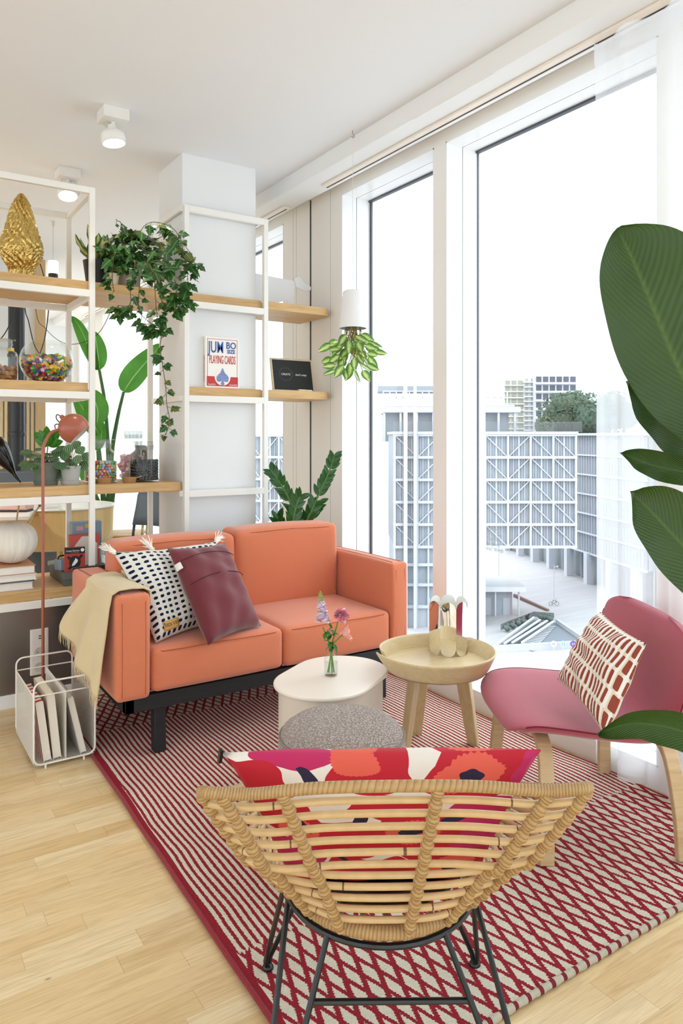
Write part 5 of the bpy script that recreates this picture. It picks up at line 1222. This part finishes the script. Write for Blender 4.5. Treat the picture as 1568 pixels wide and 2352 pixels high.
# ---------------------------------------------------------------- big leaved plant at the right edge
bp = thing('bird_of_paradise_plant', 'tall plant with very large green leaves at the right edge beside the lounge chair', 'plant', (1.50, .52, 0))
bo_ = Vector(bp.location)
obj('pot', MB().lathe([(.0, 0), (.13, 0), (.17, .32), (.16, .32), (.155, .29), (0, .28)], 48), plain('D8D4CC', .6), bp)
obj('soil', MB().lathe([(.0, .285), (.156, .288)], 24), plain('3A2A1E', 1., bump=.8), bp)
M_big = leafmat('paradise_leaf', '39561A', '2E4715', '4F6A28', .45, .25, 'veins')
def bigleaf(mid, hwl, hwr, d0, d1, curl=.03, wav=.004, n=28, m=8, prof=None, nm='leaf', seed=0):
    """mid: midrib pixels from base to tip; half widths in metres left/right of the midrib as seen from the room"""
    Pm = cat([PD(x, y, d0+(d1-d0)*i/(len(mid)-1)) for i, (x, y) in enumerate(mid)], 6); N = len(Pm)-1; cam_ = Vector((-SY, -CY, 0)); R_ = Vector((CY, -SY, 0))
    def f(a, c):
        t_ = a*N; i = min(int(t_), N-1); p_ = Pm[i].lerp(Pm[i+1], t_-i); tg = (Pm[i+1]-Pm[i]).normalized(); sd = tg.cross(cam_).normalized()
        q = 2*c-1; ww = (hwr if q > 0 else hwl); sh_ = math.sin(PI*min(1, a**.85*.97+.03))**.62 if a < .999 else .02
        if prof: sh_ = prof(a)
        w_ = ww*abs(q)*sh_
        off = curl*(abs(q)**1.6)+wav*math.sin(a*23+seed)*abs(q)
        return p_+sd*math.copysign(w_, q)+cam_*off*(1 if q < 0 else .6)-bo_
    return obj(nm, MB().grid(f, n, m*2), M_big, bp)
bigleaf([(1665, 1020), (1604, 930), (1550, 830), (1496, 700), (1450, 592), (1416, 524)], .098, .150, 1.25, 1.30, .02, .002, 40, 10, prof=lambda a: math.sin(PI*min(1, max(.0, a**.92*.985+.015)))**.62 if a < .999 else .03)
bigleaf([(1690, 1100), (1610, 1046), (1545, 990), (1484, 935), (1436, 876)], .045, .050, 1.34, 1.36, .02, .004)
bigleaf([(1640, 1100), (1580, 1086), (1510, 1072), (1460, 1055), (1422, 1040)], .026, .028, 1.32, 1.32, .02, .004)
bigleaf([(1720, 1420), (1640, 1330), (1560, 1245), (1490, 1170), (1446, 1128)], .062, .072, 1.22, 1.26, .025, .003)
bigleaf([(1700, 1760), (1620, 1705), (1540, 1672), (1450, 1662), (1368, 1684)], .030, .034, 1.20, 1.34, .02, .002)
pe_ = MB()
for (x, y, d) in ((1665, 1020, 1.25), (1690, 1100, 1.34), (1640, 1100, 1.32), (1720, 1420, 1.22), (1700, 1760, 1.20)):
    q = PD(x, y, d)-bo_; pe_.tube(cat([(0, 0, .28), Vector((q.x*.35, q.y*.35, .28+(q.z-.28)*.55)), q], 8), [.012*(1-.5*i/16) for i in range(17)], 8)
obj('leaf_stalks', pe_, plain('4F7A30', .4), bp)
# ---------------------------------------------------------------- room beyond the shelving
st0 = PD(38, 1075, 5.7); sv = thing('wood_stove', 'black stove pipe rising from a dark grey stove in the room beyond', 'stove', (st0.x, st0.y, 0), -YAW)
obj('stove_body', MB().box(-.35, .28, -.2, .2, 0, .985), plain('3E454B', .5), sv, bevel=.008)
pp = obj('flue_pipe', MB().lathe([(.060, .985), (.060, 1.25), (.066, 1.252), (.066, 1.28), (.061, 1.285), (.061, 1.86), (.066, 1.865), (.066, 1.89), (.060, 1.895), (.060, CZ-.001)], 28), plain('17181A', .35), sv)
obj('yellow_sticker', MB().box(-.045, .01, -.0665, -.062, 1.905, 1.93), plain('E3C425', .5), pp)
pn = PD(122, 620, 5.06); pe3 = thing('pendant_lamp', 'small frosted glass pendant lamp on a thin cord beyond the top shelf', 'pendant lamp', (pn.x, pn.y, CZ))
obj('ceiling_cup', MB().lathe([(.0, 0), (.012, 0), (.010, -.035), (.0, -.035)], 16), plain('D8CFC0', .5), pe3); obj('cord', MB().tube([(0, 0, -.03), (0, 0, -.28)], .0015, 6), plain('B9A68C', .5), pe3)
obj('glass_shade', MB().lathe([(.0, -.275), (.030, -.277), (.034, -.285), (.034, -.365), (.0, -.365)], 24), glow('FFF6E8', 1.6), pe3); obj('socket_base', MB().lathe([(.0, -.366), (.031, -.366), (.031, -.402), (.0, -.402)], 24), plain('2E2622', .5), pe3)
def cable(label, pts, d, r=.0035):
    P_ = cat([PD(x, y, d) for x, y in pts], 8); o = obj('hanging_cable', MB().tube(P_, r, 6), M_dark); tag(o, label, 'cable')
cable('thick black lamp cable hanging left of the stove pipe', [(34, 503), (34, 690), (22, 745), (-6, 785), (-60, 810)], 5.0)
cable('thick black cable curving behind the left side of the fishbowl', [(55, 503), (56, 690), (66, 740), (78, 790), (90, 812)], 5.0)
cable('black cable descending steeply behind the fishbowl centre', [(62, 500), (84, 580), (100, 632), (112, 692), (104, 770), (92, 812)], 4.9)
cable('thin black cable sagging past the rear post towards the window', [(70, 493), (82, 710), (105, 755), (140, 785), (175, 790), (215, 775), (240, 745), (262, 690), (268, 640)], 4.9, .002)
# tables
M_tp = plain('D9D6CF', .35, var=.01)
tc_ = PD(40, 1180, 4.75); t1 = thing('dining_table', 'white topped table with splayed timber legs in the room beyond the shelving', 'table', (tc_.x-.33, tc_.y+.05, 0), -.25)
obj('table_top', MB().box(-.75, .42, -.30, .24, .738, .762), M_tp, t1, bevel=.003); obj('edge_rail', MB().box(-.75, .42, -.30, .24, .70, .737), wood('table_edge', 'C9A06C', 'A97F4C', 0), t1, bevel=.002)
for (x, y) in ((-.6, -.22), (.28, -.22), (-.6, .18), (.28, .18)): obj('leg', MB().beam((x, y, .70), (x*1.18+.02, y*1.15, .0), .07, .045, w2=.05), M_oak2, t1)
t2c = PD(140, 1170, 5.35); t2 = thing('round_table', 'round white topped table with a curved oak apron beyond the lowest shelf', 'table', (t2c.x, t2c.y, 0))
obj('table_top', MB().lathe([(.0, .735), (.375, .735), (.38, .742), (.375, .75), (.0, .75)], 64), M_tp, t2); obj('curved_apron', MB().lathe([(.368, .734), (.360, .46), (.350, .46), (.358, .734)], 64), wood('apron_oak', 'D8B982', 'C3A068', 2, .6), t2)
obj('pedestal', MB().lathe([(.0, .0), (.22, .0), (.22, .015), (.03, .03), (.03, .735)], 32), plain('C9B27C', .4, .3), t2)
q = PD(35, 1168, 4.75); o_ = thing('pink_case', 'flat pink case with dark base standing on the white table beyond', 'case', (q.x, q.y, .7625), -YAW); obj('case_body', MB().box(-.18, .10, -.06, .06, .012, .085), plain('C99E93', .5), o_, bevel=.01); obj('case_base', MB().box(-.175, .095, -.055, .055, 0, .0115), M_dark, o_)
q = PD(90, 1168, 5.05); o_ = thing('white_pot', 'white pot with saucer on the round table behind the lamp pole', 'pot', (q.x, q.y, .7505)); pot(o_, .04, .055, .10, plain('E3E3E0', .5), saucer=1)
q = PD(144, 1178, 4.98); o_ = thing('water_glass', 'clear drinking glass on the round table beyond the rear frame post', 'glass', (q.x, q.y, .7505)); obj('tumbler', MB().lathe([(.0, .0), (.028, .0), (.034, .10), (.032, .10), (.026, .008), (.0, .008)], 24), M_glass, o_)
# chairs
def shellchair(name, label, x, y, rz, seatm, backm, legm, arms=False):
    c = thing(name, label, 'chair', (x, y, 0), rz)
    obj('seat', MB().box(-.20, .20, -.20, .20, .445, .460), seatm, c, bevel=.005)
    obj('backrest', MB().grid(lambda u, v: (-.19+.38*u, -.20-.05*(1-(2*u-1)**2)-.06*v, .60+.24*v), 12, 4), backm, c, solid=.012)
    for sx in (-1, 1):
        obj('leg', MB().tube(cat([(sx*.19, -.26, .82), (sx*.19, -.20, .46), (sx*.19, -.22, .0)], 5), .010, 8), legm, c); obj('leg', MB().tube(cat([(sx*.19, .19, .45), (sx*.20, .22, .0)], 4), .010, 8), legm, c)
        obj('side_rail', MB().tube([(sx*.19, -.20, .435), (sx*.19, .20, .435)], .009, 8), legm, c)
    return c
M_brass = plain('B8A468', .35, .6); M_slate = plain('5E6A75', .5)
q = PD(274, 1150, 6.0); shellchair('dining_chair', 'oak plywood chair with pale metal legs behind the dark chair', q.x, q.y, 1.15, wood('ply', 'DDB67A', 'C89A5C', 0), wood('ply_back', 'D9A865', 'C08F4F', 2), M_brass)
q = PD(292, 1180, 5.1); shellchair('dining_chair', 'slate grey chair with black tube legs near the bright far window', q.x, q.y, 1.95, M_slate, M_slate, M_black)
q = PD(215, 1280, 4.75); o_ = thing('side_stool', 'grey topped stool with black frame behind the shelving post', 'stool', (q.x, q.y, 0), .3); obj('stool_top', MB().box(-.22, .22, -.18, .18, .42, .45), plain('8E9C9A', .5), o_, bevel=.005)
for (x, y) in ((-.2, -.16), (.2, -.16), (-.2, .16), (.2, .16)): obj('leg', MB().tube([(x, y, .42), (x*1.05, y*1.05, 0)], .011, 8), M_black, o_)
# large plant in the far room
q = PD(243, 1215, 6.3); fp = thing('bird_of_paradise_plant', 'tall broad leaved plant in a white pot in the room beyond the shelving', 'plant', (q.x, q.y, 0)); fo_ = Vector(fp.location)
obj('pot', MB().lathe([(.0, 0), (.15, 0), (.19, .42), (.18, .42), (.17, .38), (0, .38)], 36), plain('EDEDEA', .5), fp)
M_far = leafmat('far_leaf', '5FA03A', '3F7A2E', 'BCD890', .35, .5, 'veins')
def farleaf(mid, hw, d):
    Pm = cat([PD(x, y, d) for x, y in mid], 5); N = len(Pm)-1; cm = Vector((-SY, -CY, .1)).normalized()
    def f(a, c):
        t_ = a*N; i = min(int(t_), N-1); p_ = Pm[i].lerp(Pm[i+1], t_-i); tg = (Pm[i+1]-Pm[i]).normalized(); sd = tg.cross(cm).normalized(); q_ = 2*c-1
        return p_+sd*q_*hw*math.sin(PI*min(1, a**.8*.97+.03))**.6+cm*.03*abs(q_)-fo_
    obj('leaf', MB().grid(f, 20, 8), M_far, fp)
farleaf([(226, 850), (205, 800), (185, 755), (167, 728)], .055, 6.2); farleaf([(229, 850), (226, 820), (222, 790), (218, 762)], .085, 6.2); farleaf([(284, 900), (305, 868), (335, 832), (372, 790)], .10, 6.1)
farleaf([(228, 1000), (215, 975), (195, 945), (172, 912)], .075, 6.0); farleaf([(222, 975), (225, 945), (215, 918), (196, 900)], .10, 5.9); farleaf([(224, 1035), (232, 1010), (234, 985), (230, 955)], .05, 6.1); farleaf([(190, 1060), (196, 1090), (205, 1110), (212, 1118)], .04, 6.0)
sk = MB()
for pts in (((228, 850), (240, 920), (247, 1010), (250, 1120), (246, 1200)), ((284, 900), (270, 960), (256, 1050), (250, 1200)), ((224, 1035), (228, 1080), (238, 1140), (244, 1200)), ((222, 975), (232, 1080), (240, 1200)), ((205, 1110), (225, 1150), (240, 1210)), ((262, 1130), (256, 1170), (248, 1205))):
    P_ = cat([PD(x, y, 6.2)-fo_ for x, y in pts], 4); sk.tube(P_, [.012+.012*i/len(P_) for i in range(len(P_))], 7)
obj('stalks', sk, plain('3F6B34', .5), fp)
# far cream curtain beside the last window
fc_ = thing('far_curtain', 'cream sheer curtain hanging in the far window of the room beyond', 'curtain', (2.24, 7.6, 2.64))
obj('cloth', MB().grid(lambda u, v: (.022*math.sin(u*60), .42-u*1.1, -2.6*v), 140, 6), M_sheer, fc_)
# ---------------------------------------------------------------- outside: plaza and buildings far below and opposite
ZG = -30.
def R_(px, d): return (px-784)/1680*d
def Z_(py, d): return 1.25+(1002-py)/1680*d
def outside(name, label, cat_, r, d, z=ZG, group=None): return thing(name, label, cat_, ER(r, d, z), -YAW, group)
M_fac = plain('B4B6BC', .6, var=.02, sc=.3); M_fg = plain('7E848C', .5, var=.2, sc=.5); M_fgl = plain('949AA2', .5, var=.2, sc=.6); M_pl = None
t = T('plaza_paving'); X = t.xyz(t.co()); n = t.noise(t.co(scale=(.05, .6, 1)), 1.2, 4, .6); M_pl = t.fin(t.mix(n, hx('8E8C8E'), hx('ABA8A8')), .8)
g = MB().add([ER(-160, 20, ZG), ER(220, 20, ZG), ER(220, 420, ZG), ER(-160, 420, ZG)], [(0, 1, 2, 3)]); struct(obj('ground', g, M_pl, smooth=False))
def facade(label, px0, px1, D, bays, rows, y0, y1, lower=None, name='office_building'):
    r0, r1 = R_(px0, D), R_(px1, D); zt, zb = Z_(y0, D), Z_(y1, D); b_ = outside(name, label, 'building', r0, D); W_ = r1-r0; bw = W_/bays; rh = (zt-zb)/rows; H0 = zb-ZG
    obj('building_volume', MB().box(0, W_, .6, 16, H0, H0+zt-zb), M_fg, b_, smooth=False)
    for k in range(rows+1): obj('floor_band', MB().box(-.2, W_+.2, -.25, .8, H0+k*rh-.22, H0+k*rh+.20), M_fac, b_, smooth=False)
    for k in range(bays+1): obj('steel_column', MB().box(k*bw-.17, k*bw+.17, -.2, .5, H0-.2, H0+zt-zb), M_fac, b_, smooth=False)
    w0 = MB().box(0, bw, .45, .5, 0, rh); bars = MB()
    for f, t_ in ((.25, .05), (.5, .13), (.75, .05), (.12, .02), (.37, .02), (.62, .02), (.87, .02)): bars.box(f*bw-t_, f*bw+t_, .2, .42, 0, rh)
    up = MB().beam((0, .05, 0), (bw, .05, rh), .16, .16); dn = MB().beam((0, .05, rh), (bw, .05, 0), .16, .16)
    proto = {}
    for i in range(rows):
        for j in range(bays):
            kind = 'u' if j % 4 == 1 else 'd'
            if kind not in proto: proto[kind] = (obj('window', w0, M_fgl, b_, smooth=False), obj('glazing_bars', bars, M_fac, None, smooth=False), obj('brace', up if kind == 'u' else dn, M_fac, None, smooth=False)); p0 = proto[kind]; p0[1].parent = p0[0]; p0[2].parent = p0[0]; p0[0].location = (j*bw, 0, H0+i*rh)
            else:
                p0 = proto[kind]; c = p0[0].copy(); C.objects.link(c); c.location = (j*bw, 0, H0+i*rh)
                for q in p0[1:]: e = q.copy(); C.objects.link(e); e.parent = c
    return b_, H0, W_, zt-zb
mb_, H0, W_, HH = facade('long white steel framed office building with diagonal braces across the plaza', 906, 1322, 120, 8, 5, 999, 1256)
wl = R_(1112, 120)-R_(906, 120)
obj('lower_storeys', MB().box(0, wl, .6, 14, 3, H0), M_fgl, mb_, smooth=False); obj('ground_floor_wall', MB().box(1, wl-4, .3, 14, 0, 3.2), plain('A8AAB0', .6), mb_, smooth=False)
for k in range(9): obj('lower_column', MB().box(k*wl/8-.14, k*wl/8+.14, -.1, .5, 0, H0), M_fac, mb_, smooth=False)
for z_ in (3.3, 6.9, 10.2): obj('lower_band', MB().box(-.2, wl, -.2, .8, z_-.25, z_+.2), M_fac, mb_, smooth=False)
obj('service_towers', MB().box(1.4, 2.0, -1.2, -.6, 0, H0+HH+9).box(3.0, 3.5, -1.2, -.6, 0, H0+HH+9), M_fac, mb_, smooth=False)
rp = obj('roof_parapet', MB().box(-.3, W_+.3, -.4, 15, H0+HH+.1, H0+HH+.55), M_fac, mb_, smooth=False)
obj('glass_railing', MB().box(-.2, W_+1, -.2, -.12, H0+HH+.5, H0+HH+2.2), glassmat('railing_glass', (.84, .85, .86, 1), .05, .3), mb_, smooth=False)
facade('narrow white framed building part seen through the far left window strip', 560, 720, 126, 4, 5, 1000, 1250)
# wing at the right
ra, da, rb_, db = R_(1300, 165), 165, R_(1480, 134), 134
va, vb = ER(ra, da), ER(rb_, db); L_ = (vb-va).length; wz = Z_(1266, 158)-ZG
wg = thing('office_building', 'glass office wing with fine vertical bars at the right of the plaza', 'building', (va.x, va.y, ZG), math.atan2(vb.y-va.y, vb.x-va.x))
obj('building_volume', MB().box(0, L_, .8, 16, wz, 31.4), plain('7C848C', .4, var=.15, sc=.4), wg, smooth=False)
obj('roof_slab', MB().box(-1, L_+1, -.6, 17, 31.4, 31.9), M_fac, wg, smooth=False)
wp = None; nb = 14; bw = L_/nb; rows = 6; rh = (31.4-wz)/rows
wm = MB().box(.06, bw-.06, .5, .6, .1, rh-.3); gb_ = MB().box(0, .10, .1, .5, 0, rh).box(bw*.5-.04, bw*.5+.04, .1, .5, 0, rh)
for i in range(rows):
    obj('floor_band', MB().box(0, L_, .0, .7, wz+i*rh-.18, wz+i*rh+.14), M_fac, wg, smooth=False)
    for j in range(nb):
        if wp is None: wp = (obj('window', wm, M_fgl, wg, smooth=False), obj('glazing_bars', gb_, M_fac, None, smooth=False)); wp[1].parent = wp[0]; wp[0].location = (0, 0, wz)
        else:
            c = wp[0].copy(); C.objects.link(c); c.location = (j*bw, 0, wz+i*rh); e = wp[1].copy(); C.objects.link(e); e.parent = c
obj('ground_glazing', MB().box(-30, L_, 2.2, 2.4, 0, wz), plain('6F7C80', .2, var=.3, sc=.3), wg, smooth=False)
obj('stone_wall', MB().box(-75, -30, 1.2, 2.6, 0, wz+3), plain('6E6E70', .8, var=.3, sc=2), wg, smooth=False)
for k in range(-4, 6): obj('column', MB().box(k*9.2, k*9.2+1.5, -.6, 1.0, 0, wz+.1), M_fac, wg, smooth=False)
for k in range(-10, 16):
    if k % 3: obj('mullion', MB().box(k*3.1, k*3.1+.22, 1.9, 2.3, 0, wz), M_fac, wg, smooth=False)
# pavilion on the roof
pv = outside('roof_pavilion', 'white colonnaded roof pavilion on top of the opposite office building', 'building', R_(880, 138), 138, Z_(990, 138)); PW = R_(1196, 138)-R_(880, 138); PH = Z_(948, 138)-Z_(990, 138)
obj('glazed_hall', MB().box(.5, PW-2, 1.5, 12, -2, PH), plain('7D8085', .5, var=.2, sc=.5), pv, smooth=False)
obj('roof_slab', MB().box(0, PW, 0, 14, PH, PH+1.1).box(.5, PW-1, .5, 13, PH+1.1, PH+1.5), M_fac, pv, smooth=False, bevel=.4)
obj('upper_balustrade', MB().box(0, PW-3, 2, 2.2, PH+2.9, PH+3.1).box(0, PW-3, 2, 2.2, PH+4.1, PH+4.3), M_fac, pv, smooth=False)
obj('louvred_roof', MB().box(-1, PW*.62, 5, 12, PH+4.3, PH+5.4), plain('8A8D92', .6), pv, smooth=False)
for k in range(9): obj('column', MB().box(k*PW/8.4, k*PW/8.4+.38, .3, .8, -2, PH), M_fac, pv, smooth=False)
for k in range(20): obj('baluster', MB().box(k*1.25, k*1.25+.22, 2, 2.2, PH+1.4, PH+4.2), M_fac, pv, smooth=False)
# apartment towers
def tower(label, px0, px1, y0, d, cols, rows, wc, wallc, gap=.3, y1=1000):
    r0, r1 = R_(px0, d), R_(px1, d); zt = Z_(y0, d); b_ = outside('apartment_tower', label, 'building', r0, d); W_ = r1-r0; Ht = zt-ZG; cw = W_/cols; rh = (zt-Z_(y1, d))/rows
    obj('tower_wall', MB().box(0, W_, 0, 14, 0, Ht), wallc, b_, smooth=False); wp = None; m = MB().box(cw*gap/2, cw*(1-gap/2), -.15, -.02, rh*.22, rh*.85)
    for i in range(rows):
        obj('balcony_slab', MB().box(-.2, W_+.2, -.9, .0, Ht-(i+1)*rh-.1, Ht-(i+1)*rh+.35), wallc, b_, smooth=False)
        for j in range(cols):
            if wp is None: wp = obj('window', m, wc, b_, smooth=False); c = wp
            else: c = wp.copy(); C.objects.link(c)
            c.location = (j*cw, 0, Ht-(i+1)*rh)
tower('cream apartment tower with rounded balconies left of the white block', 1158, 1202, 872, 262, 3, 9, plain('8F8F84', .5), plain('BAB8AB', .7))
tower('plain white apartment block between the cream tower and the dark windowed one', 1202, 1229, 868, 262, 2, 12, plain('9A9A96', .5), plain('C4C4C4', .7), .55)
tower('white apartment block with dark window strips above the trees', 1229, 1323, 862, 258, 6, 7, plain('4A4C58', .4), plain('C4C4C6', .7), .22)
# trees
def tree(label, px, py, d, r, hue):
    tr = outside('tree', label, 'tree', R_(px, d), d, Z_(996, d), 'trees above the office wing'); h = Z_(py, d)-Z_(996, d); rn = random.Random(px)
    t_ = T('foliage_'+str(px)); n = t_.noise(t_.co(), 1.1, 6, .75); t_.bump(n, 1., .8); m = t_.fin(t_.mix(t_.rng(n, .35, .7), hx(hue[0]), hx(hue[1])), .9)
    b = MB(); ph = [rn.uniform(0, 6) for _ in range(6)]
    for k in range(7):
        c = Vector((rn.uniform(-.55, .55)*r, rn.uniform(-.4, .4)*r, h*rn.uniform(.32, .72))); rr = r*rn.uniform(.45, .68)
        b.grid(lambda u, v, c=c, rr=rr: c+Vector((math.sin(PI*v)*math.cos(2*PI*u), math.sin(PI*v)*math.sin(2*PI*u), -math.cos(PI*v)))*rr*(1+.10*math.sin(11*u*PI*2+ph[0])*math.sin(9*v*PI)+.06*math.sin(25*v+ph[1])*math.sin(46*u*PI)), 44, 28, cu=True)
    obj('crown', b, m, tr); obj('trunk', MB().tube([(0, 0, -1.5), (0, 0, h*.5)], .45, 8), plain('4E463E', .9), tr)
    l = MB()
    for k in range(420):
        q = Vector([rn.gauss(0, 1) for _ in range(3)]).normalized(); c = Vector((q.x*r*.95, q.y*r*.8, h*.52+q.z*h*.5)); l.leaf(c, q+Vector((rn.uniform(-1, 1), rn.uniform(-1, 1), -.3)), (0, -1, 1), .9, .6, .3, .2, 3)
    obj('outer_leaves', l, m, tr)
for a in (('dark green tree nearest the apartment blocks above the roof line', 1284, 908, 190, 5.2, ('4A5A48', '6A7A62')), ('mid green tree in the centre of the rooftop tree row', 1322, 903, 196, 5.6, ('4C6150', '74886C')), ('green tree at the curtain end of the rooftop tree row', 1366, 906, 186, 5.4, ('42584A', '667C64')), ('small low tree left of the rooftop tree row', 1250, 962, 182, 1.8, ('5A6A50', '7E8E70')), ('tall green tree seen through the sheer curtain', 1412, 902, 188, 5.4, ('4A5A48', '6A7A62'))): tree(*a)
# plaza furniture
kk = outside('glass_kiosk', 'glass walled kiosk with flat white canopy on the plaza', 'kiosk', R_(1090, 128), 128); kw = R_(1176, 128)-R_(1090, 128)
obj('glass_walls', MB().box(0, kw, 0, 6, 0, 4.3), plain('8B9097', .3, var=.2, sc=.8), kk, smooth=False); obj('canopy', MB().box(-1, kw+2, -1.6, 7, 4.35, 5.2), plain('D0D0D2', .6), kk, smooth=False)
for x in (0, kw*.5, kw+.8): obj('post', MB().box(x, x+.28, -1, -.7, 0, 4.35), M_fac, kk, smooth=False)
for x in (kw*.25, kw*.75): obj('door', MB().box(x, x+1.2, -.1, .0, 0, 3), plain('9EA2A8', .4), kk, smooth=False)
def GP(px, py): return PZ(px, py, ZG)
lw_ = obj('low_wall', MB().beam(GP(1181, 1371)+Vector((0, 0, .3)), GP(1258, 1404)+Vector((0, 0, .05)), .5, .6), plain('6A5550', .8)); tag(lw_, 'long thin brown low wall crossing the pale plaza paving', 'wall')
me_ = thing('metro_entrance', 'sunken escalator and stair entrance with glass sides on the plaza', 'metro entrance', GP(1235, 1460)); mo = Vector(me_.location)
def gp(px, py, z=0.): return GP(px, py)-mo+Vector((0, 0, z))
obj('stair_floor', MB().add([gp(1132, 1497, .02), gp(1226, 1424, .02), gp(1276, 1430, .02), gp(1352, 1488, .02)], [(0, 3, 2, 1)]), plain('6E747A', .8), me_, smooth=False)
for k in range(16):
    f = k/15; a = (1190+f*62, 1490-f*50); e = (1232+f*55+20*(1-f), 1492-f*47); obj('stair_tread', MB().beam(gp(a[0], a[1], .15), gp(a[0]+22+14*(1-f), a[1]+4+4*(1-f)-2, .15), .45, .12), plain('A4A6AA', .8), me_, smooth=False)
for (x0, y0, x1, y1) in ((1140, 1494, 1226, 1430), (1158, 1492, 1240, 1436), (1176, 1490, 1256, 1438), (1198, 1490, 1270, 1440)):
    obj('handrail', MB().beam(gp(x0, y0, .9), gp(x1, y1, .9), .30, .22), plain('C6C8CC', .5), me_, smooth=False)
for (x0, y0, x1, y1) in ((1148, 1493, 1232, 1433), (1167, 1491, 1248, 1437)):
    e = obj('escalator', MB().beam(gp(x0, y0, .3), gp(x1, y1, .3), 1.0, .3), plain('5B646B', .6), me_, smooth=False)
obj('parapet', MB().beam(gp(1132, 1499, .5), gp(1356, 1486, .5), .4, 1.0), plain('B4B4B6', .7), me_, smooth=False); obj('parapet', MB().beam(gp(1278, 1432, .4), gp(1356, 1486, .4), .35, .7), plain('B0B2B4', .7), me_, smooth=False)
obj('back_railing', MB().beam(gp(1150, 1455, 1.), gp(1226, 1424, 1.), .1, .9).beam(gp(1226, 1424, 1.), gp(1272, 1428, 1.), .1, .9), glassmat('dark_rail_glass', (.55, .6, .6, 1), .05, .3), me_, smooth=False)
for i, (x, y) in enumerate(((1164, 1452), (1177, 1446), (1190, 1440), (1200, 1436), (1214, 1428), (1243, 1426), (1252, 1427), (1263, 1430))):
    pt = thing('planter_shrub', 'dark shrub by the plaza escalators, ' + ('lowest at the left end of the row', 'second up from the left end of the row', 'third along the sloping left side', 'fourth along the sloping left side', 'at the left corner where the row turns', 'just right of the corner where the row turns', 'second from the right end of the row', 'at the right end of the row')[i], 'shrub', GP(x, y), 0, 'shrubs round the escalator opening'); obj('foliage', MB().ball((0, 0, .65), .48, n=6).ball((.4, .1, .45), .33, n=5).ball((-.3, .2, .8), .3, n=5).ball((.2, 0, 1.15), .28, n=5), plain('55605A', .9, var=.5, sc=3), pt)
for (x, s, c, tcol) in ((1271, 'M', 'C9C9CC', '8E8E92'), (1293, '13', 'A9C4CE', '6E8E9C'), (1316, '14', '6A4A9C', 'D8D4E2')):
    sg = thing('round_sign', 'round %s sign disc on the parapet of the metro entrance' % {'M': 'white letter M', '13': 'pale blue number 13', '14': 'purple number 14'}[s], 'sign', PD(x, 1479, 106.), -YAW); obj('disc', MB().lathe([(.0, .03), (.45, .03), (.45, -.03), (.0, -.03)], 24, M=frame((0, 0, 0), (1, 0, 0), (0, 0, 1))), plain(c, .5), sg)
    text('sign_lettering', s, plain(tcol, .5), sg, frame((0, -.045, -.21), (1, 0, 0), (0, 0, 1)), .58, .01)
    obj('sign_post', MB().box(-.04, .04, -.02, .02, -(sg.location.z-ZG), -.44), M_fac, sg, smooth=False)
bi = outside('bicycle', 'parked bicycle standing alone on the pale plaza paving', 'bicycle', R_(1272, 135), 135); M_bk = plain('5C5E62', .5)
for x in (-.58, .52): obj('wheel', MB().tube([(x+.36*math.cos(a), 0, .37+.36*math.sin(a)) for a in [2*PI*i/24 for i in range(24)]], .045, 6, closed=True), M_bk, bi)
obj('bike_frame', MB().tube([(-.58, 0, .37), (-.15, 0, .9), (.4, 0, .95), (.52, 0, .37)], .04, 6).tube([(-.15, 0, .9), (0, 0, .35), (.4, 0, .95)], .04, 6).tube([(-.58, 0, .37), (0, 0, .35)], .04, 6), M_bk, bi); obj('handlebar', MB().tube([(.4, 0, .95), (.38, 0, 1.12), (.28, 0, 1.1)], .04, 6), M_bk, bi); obj('saddle', MB().box(-.28, -.05, -.07, .07, .95, 1.02), M_bk, bi)
for (x, y, h) in ((1272, 1376, 6.5), (1145, 1322, 6.)):
    q = GP(x, y); sl = thing('street_lamp', 'slender plaza lamp post %s' % ('beside the parked bicycle' if x > 1200 else 'near the far passage left of the columns'), 'street lamp', q); obj('pole', MB().tube([(0, 0, 0), (0, 0, h)], .07, 6), M_fac, sl); obj('lamp_arm', MB().tube([(0, 0, h*.93), (.5, -.3, h*.97)], .06, 6).ball((.55, -.33, h*.96), .2, n=6), M_fac, sl)
# small grey lettering set flat on the glass of the big window
w2 = wins[1]; a_ = PX(1116, 1216, GX-.004)
for i, s in enumerate(("Let's do", 'some "we', "shouldn't", 'be doing', 'this" things')):
    text('glass_lettering', s, plain('A9ABB0', .6), w2, frame((GX-.004-WX, a_.y-w2.location.y, a_.z-.0245*i-w2.location.z), (0, -1, 0), (0, 0, 1)), .026, .0003, 'LEFT')
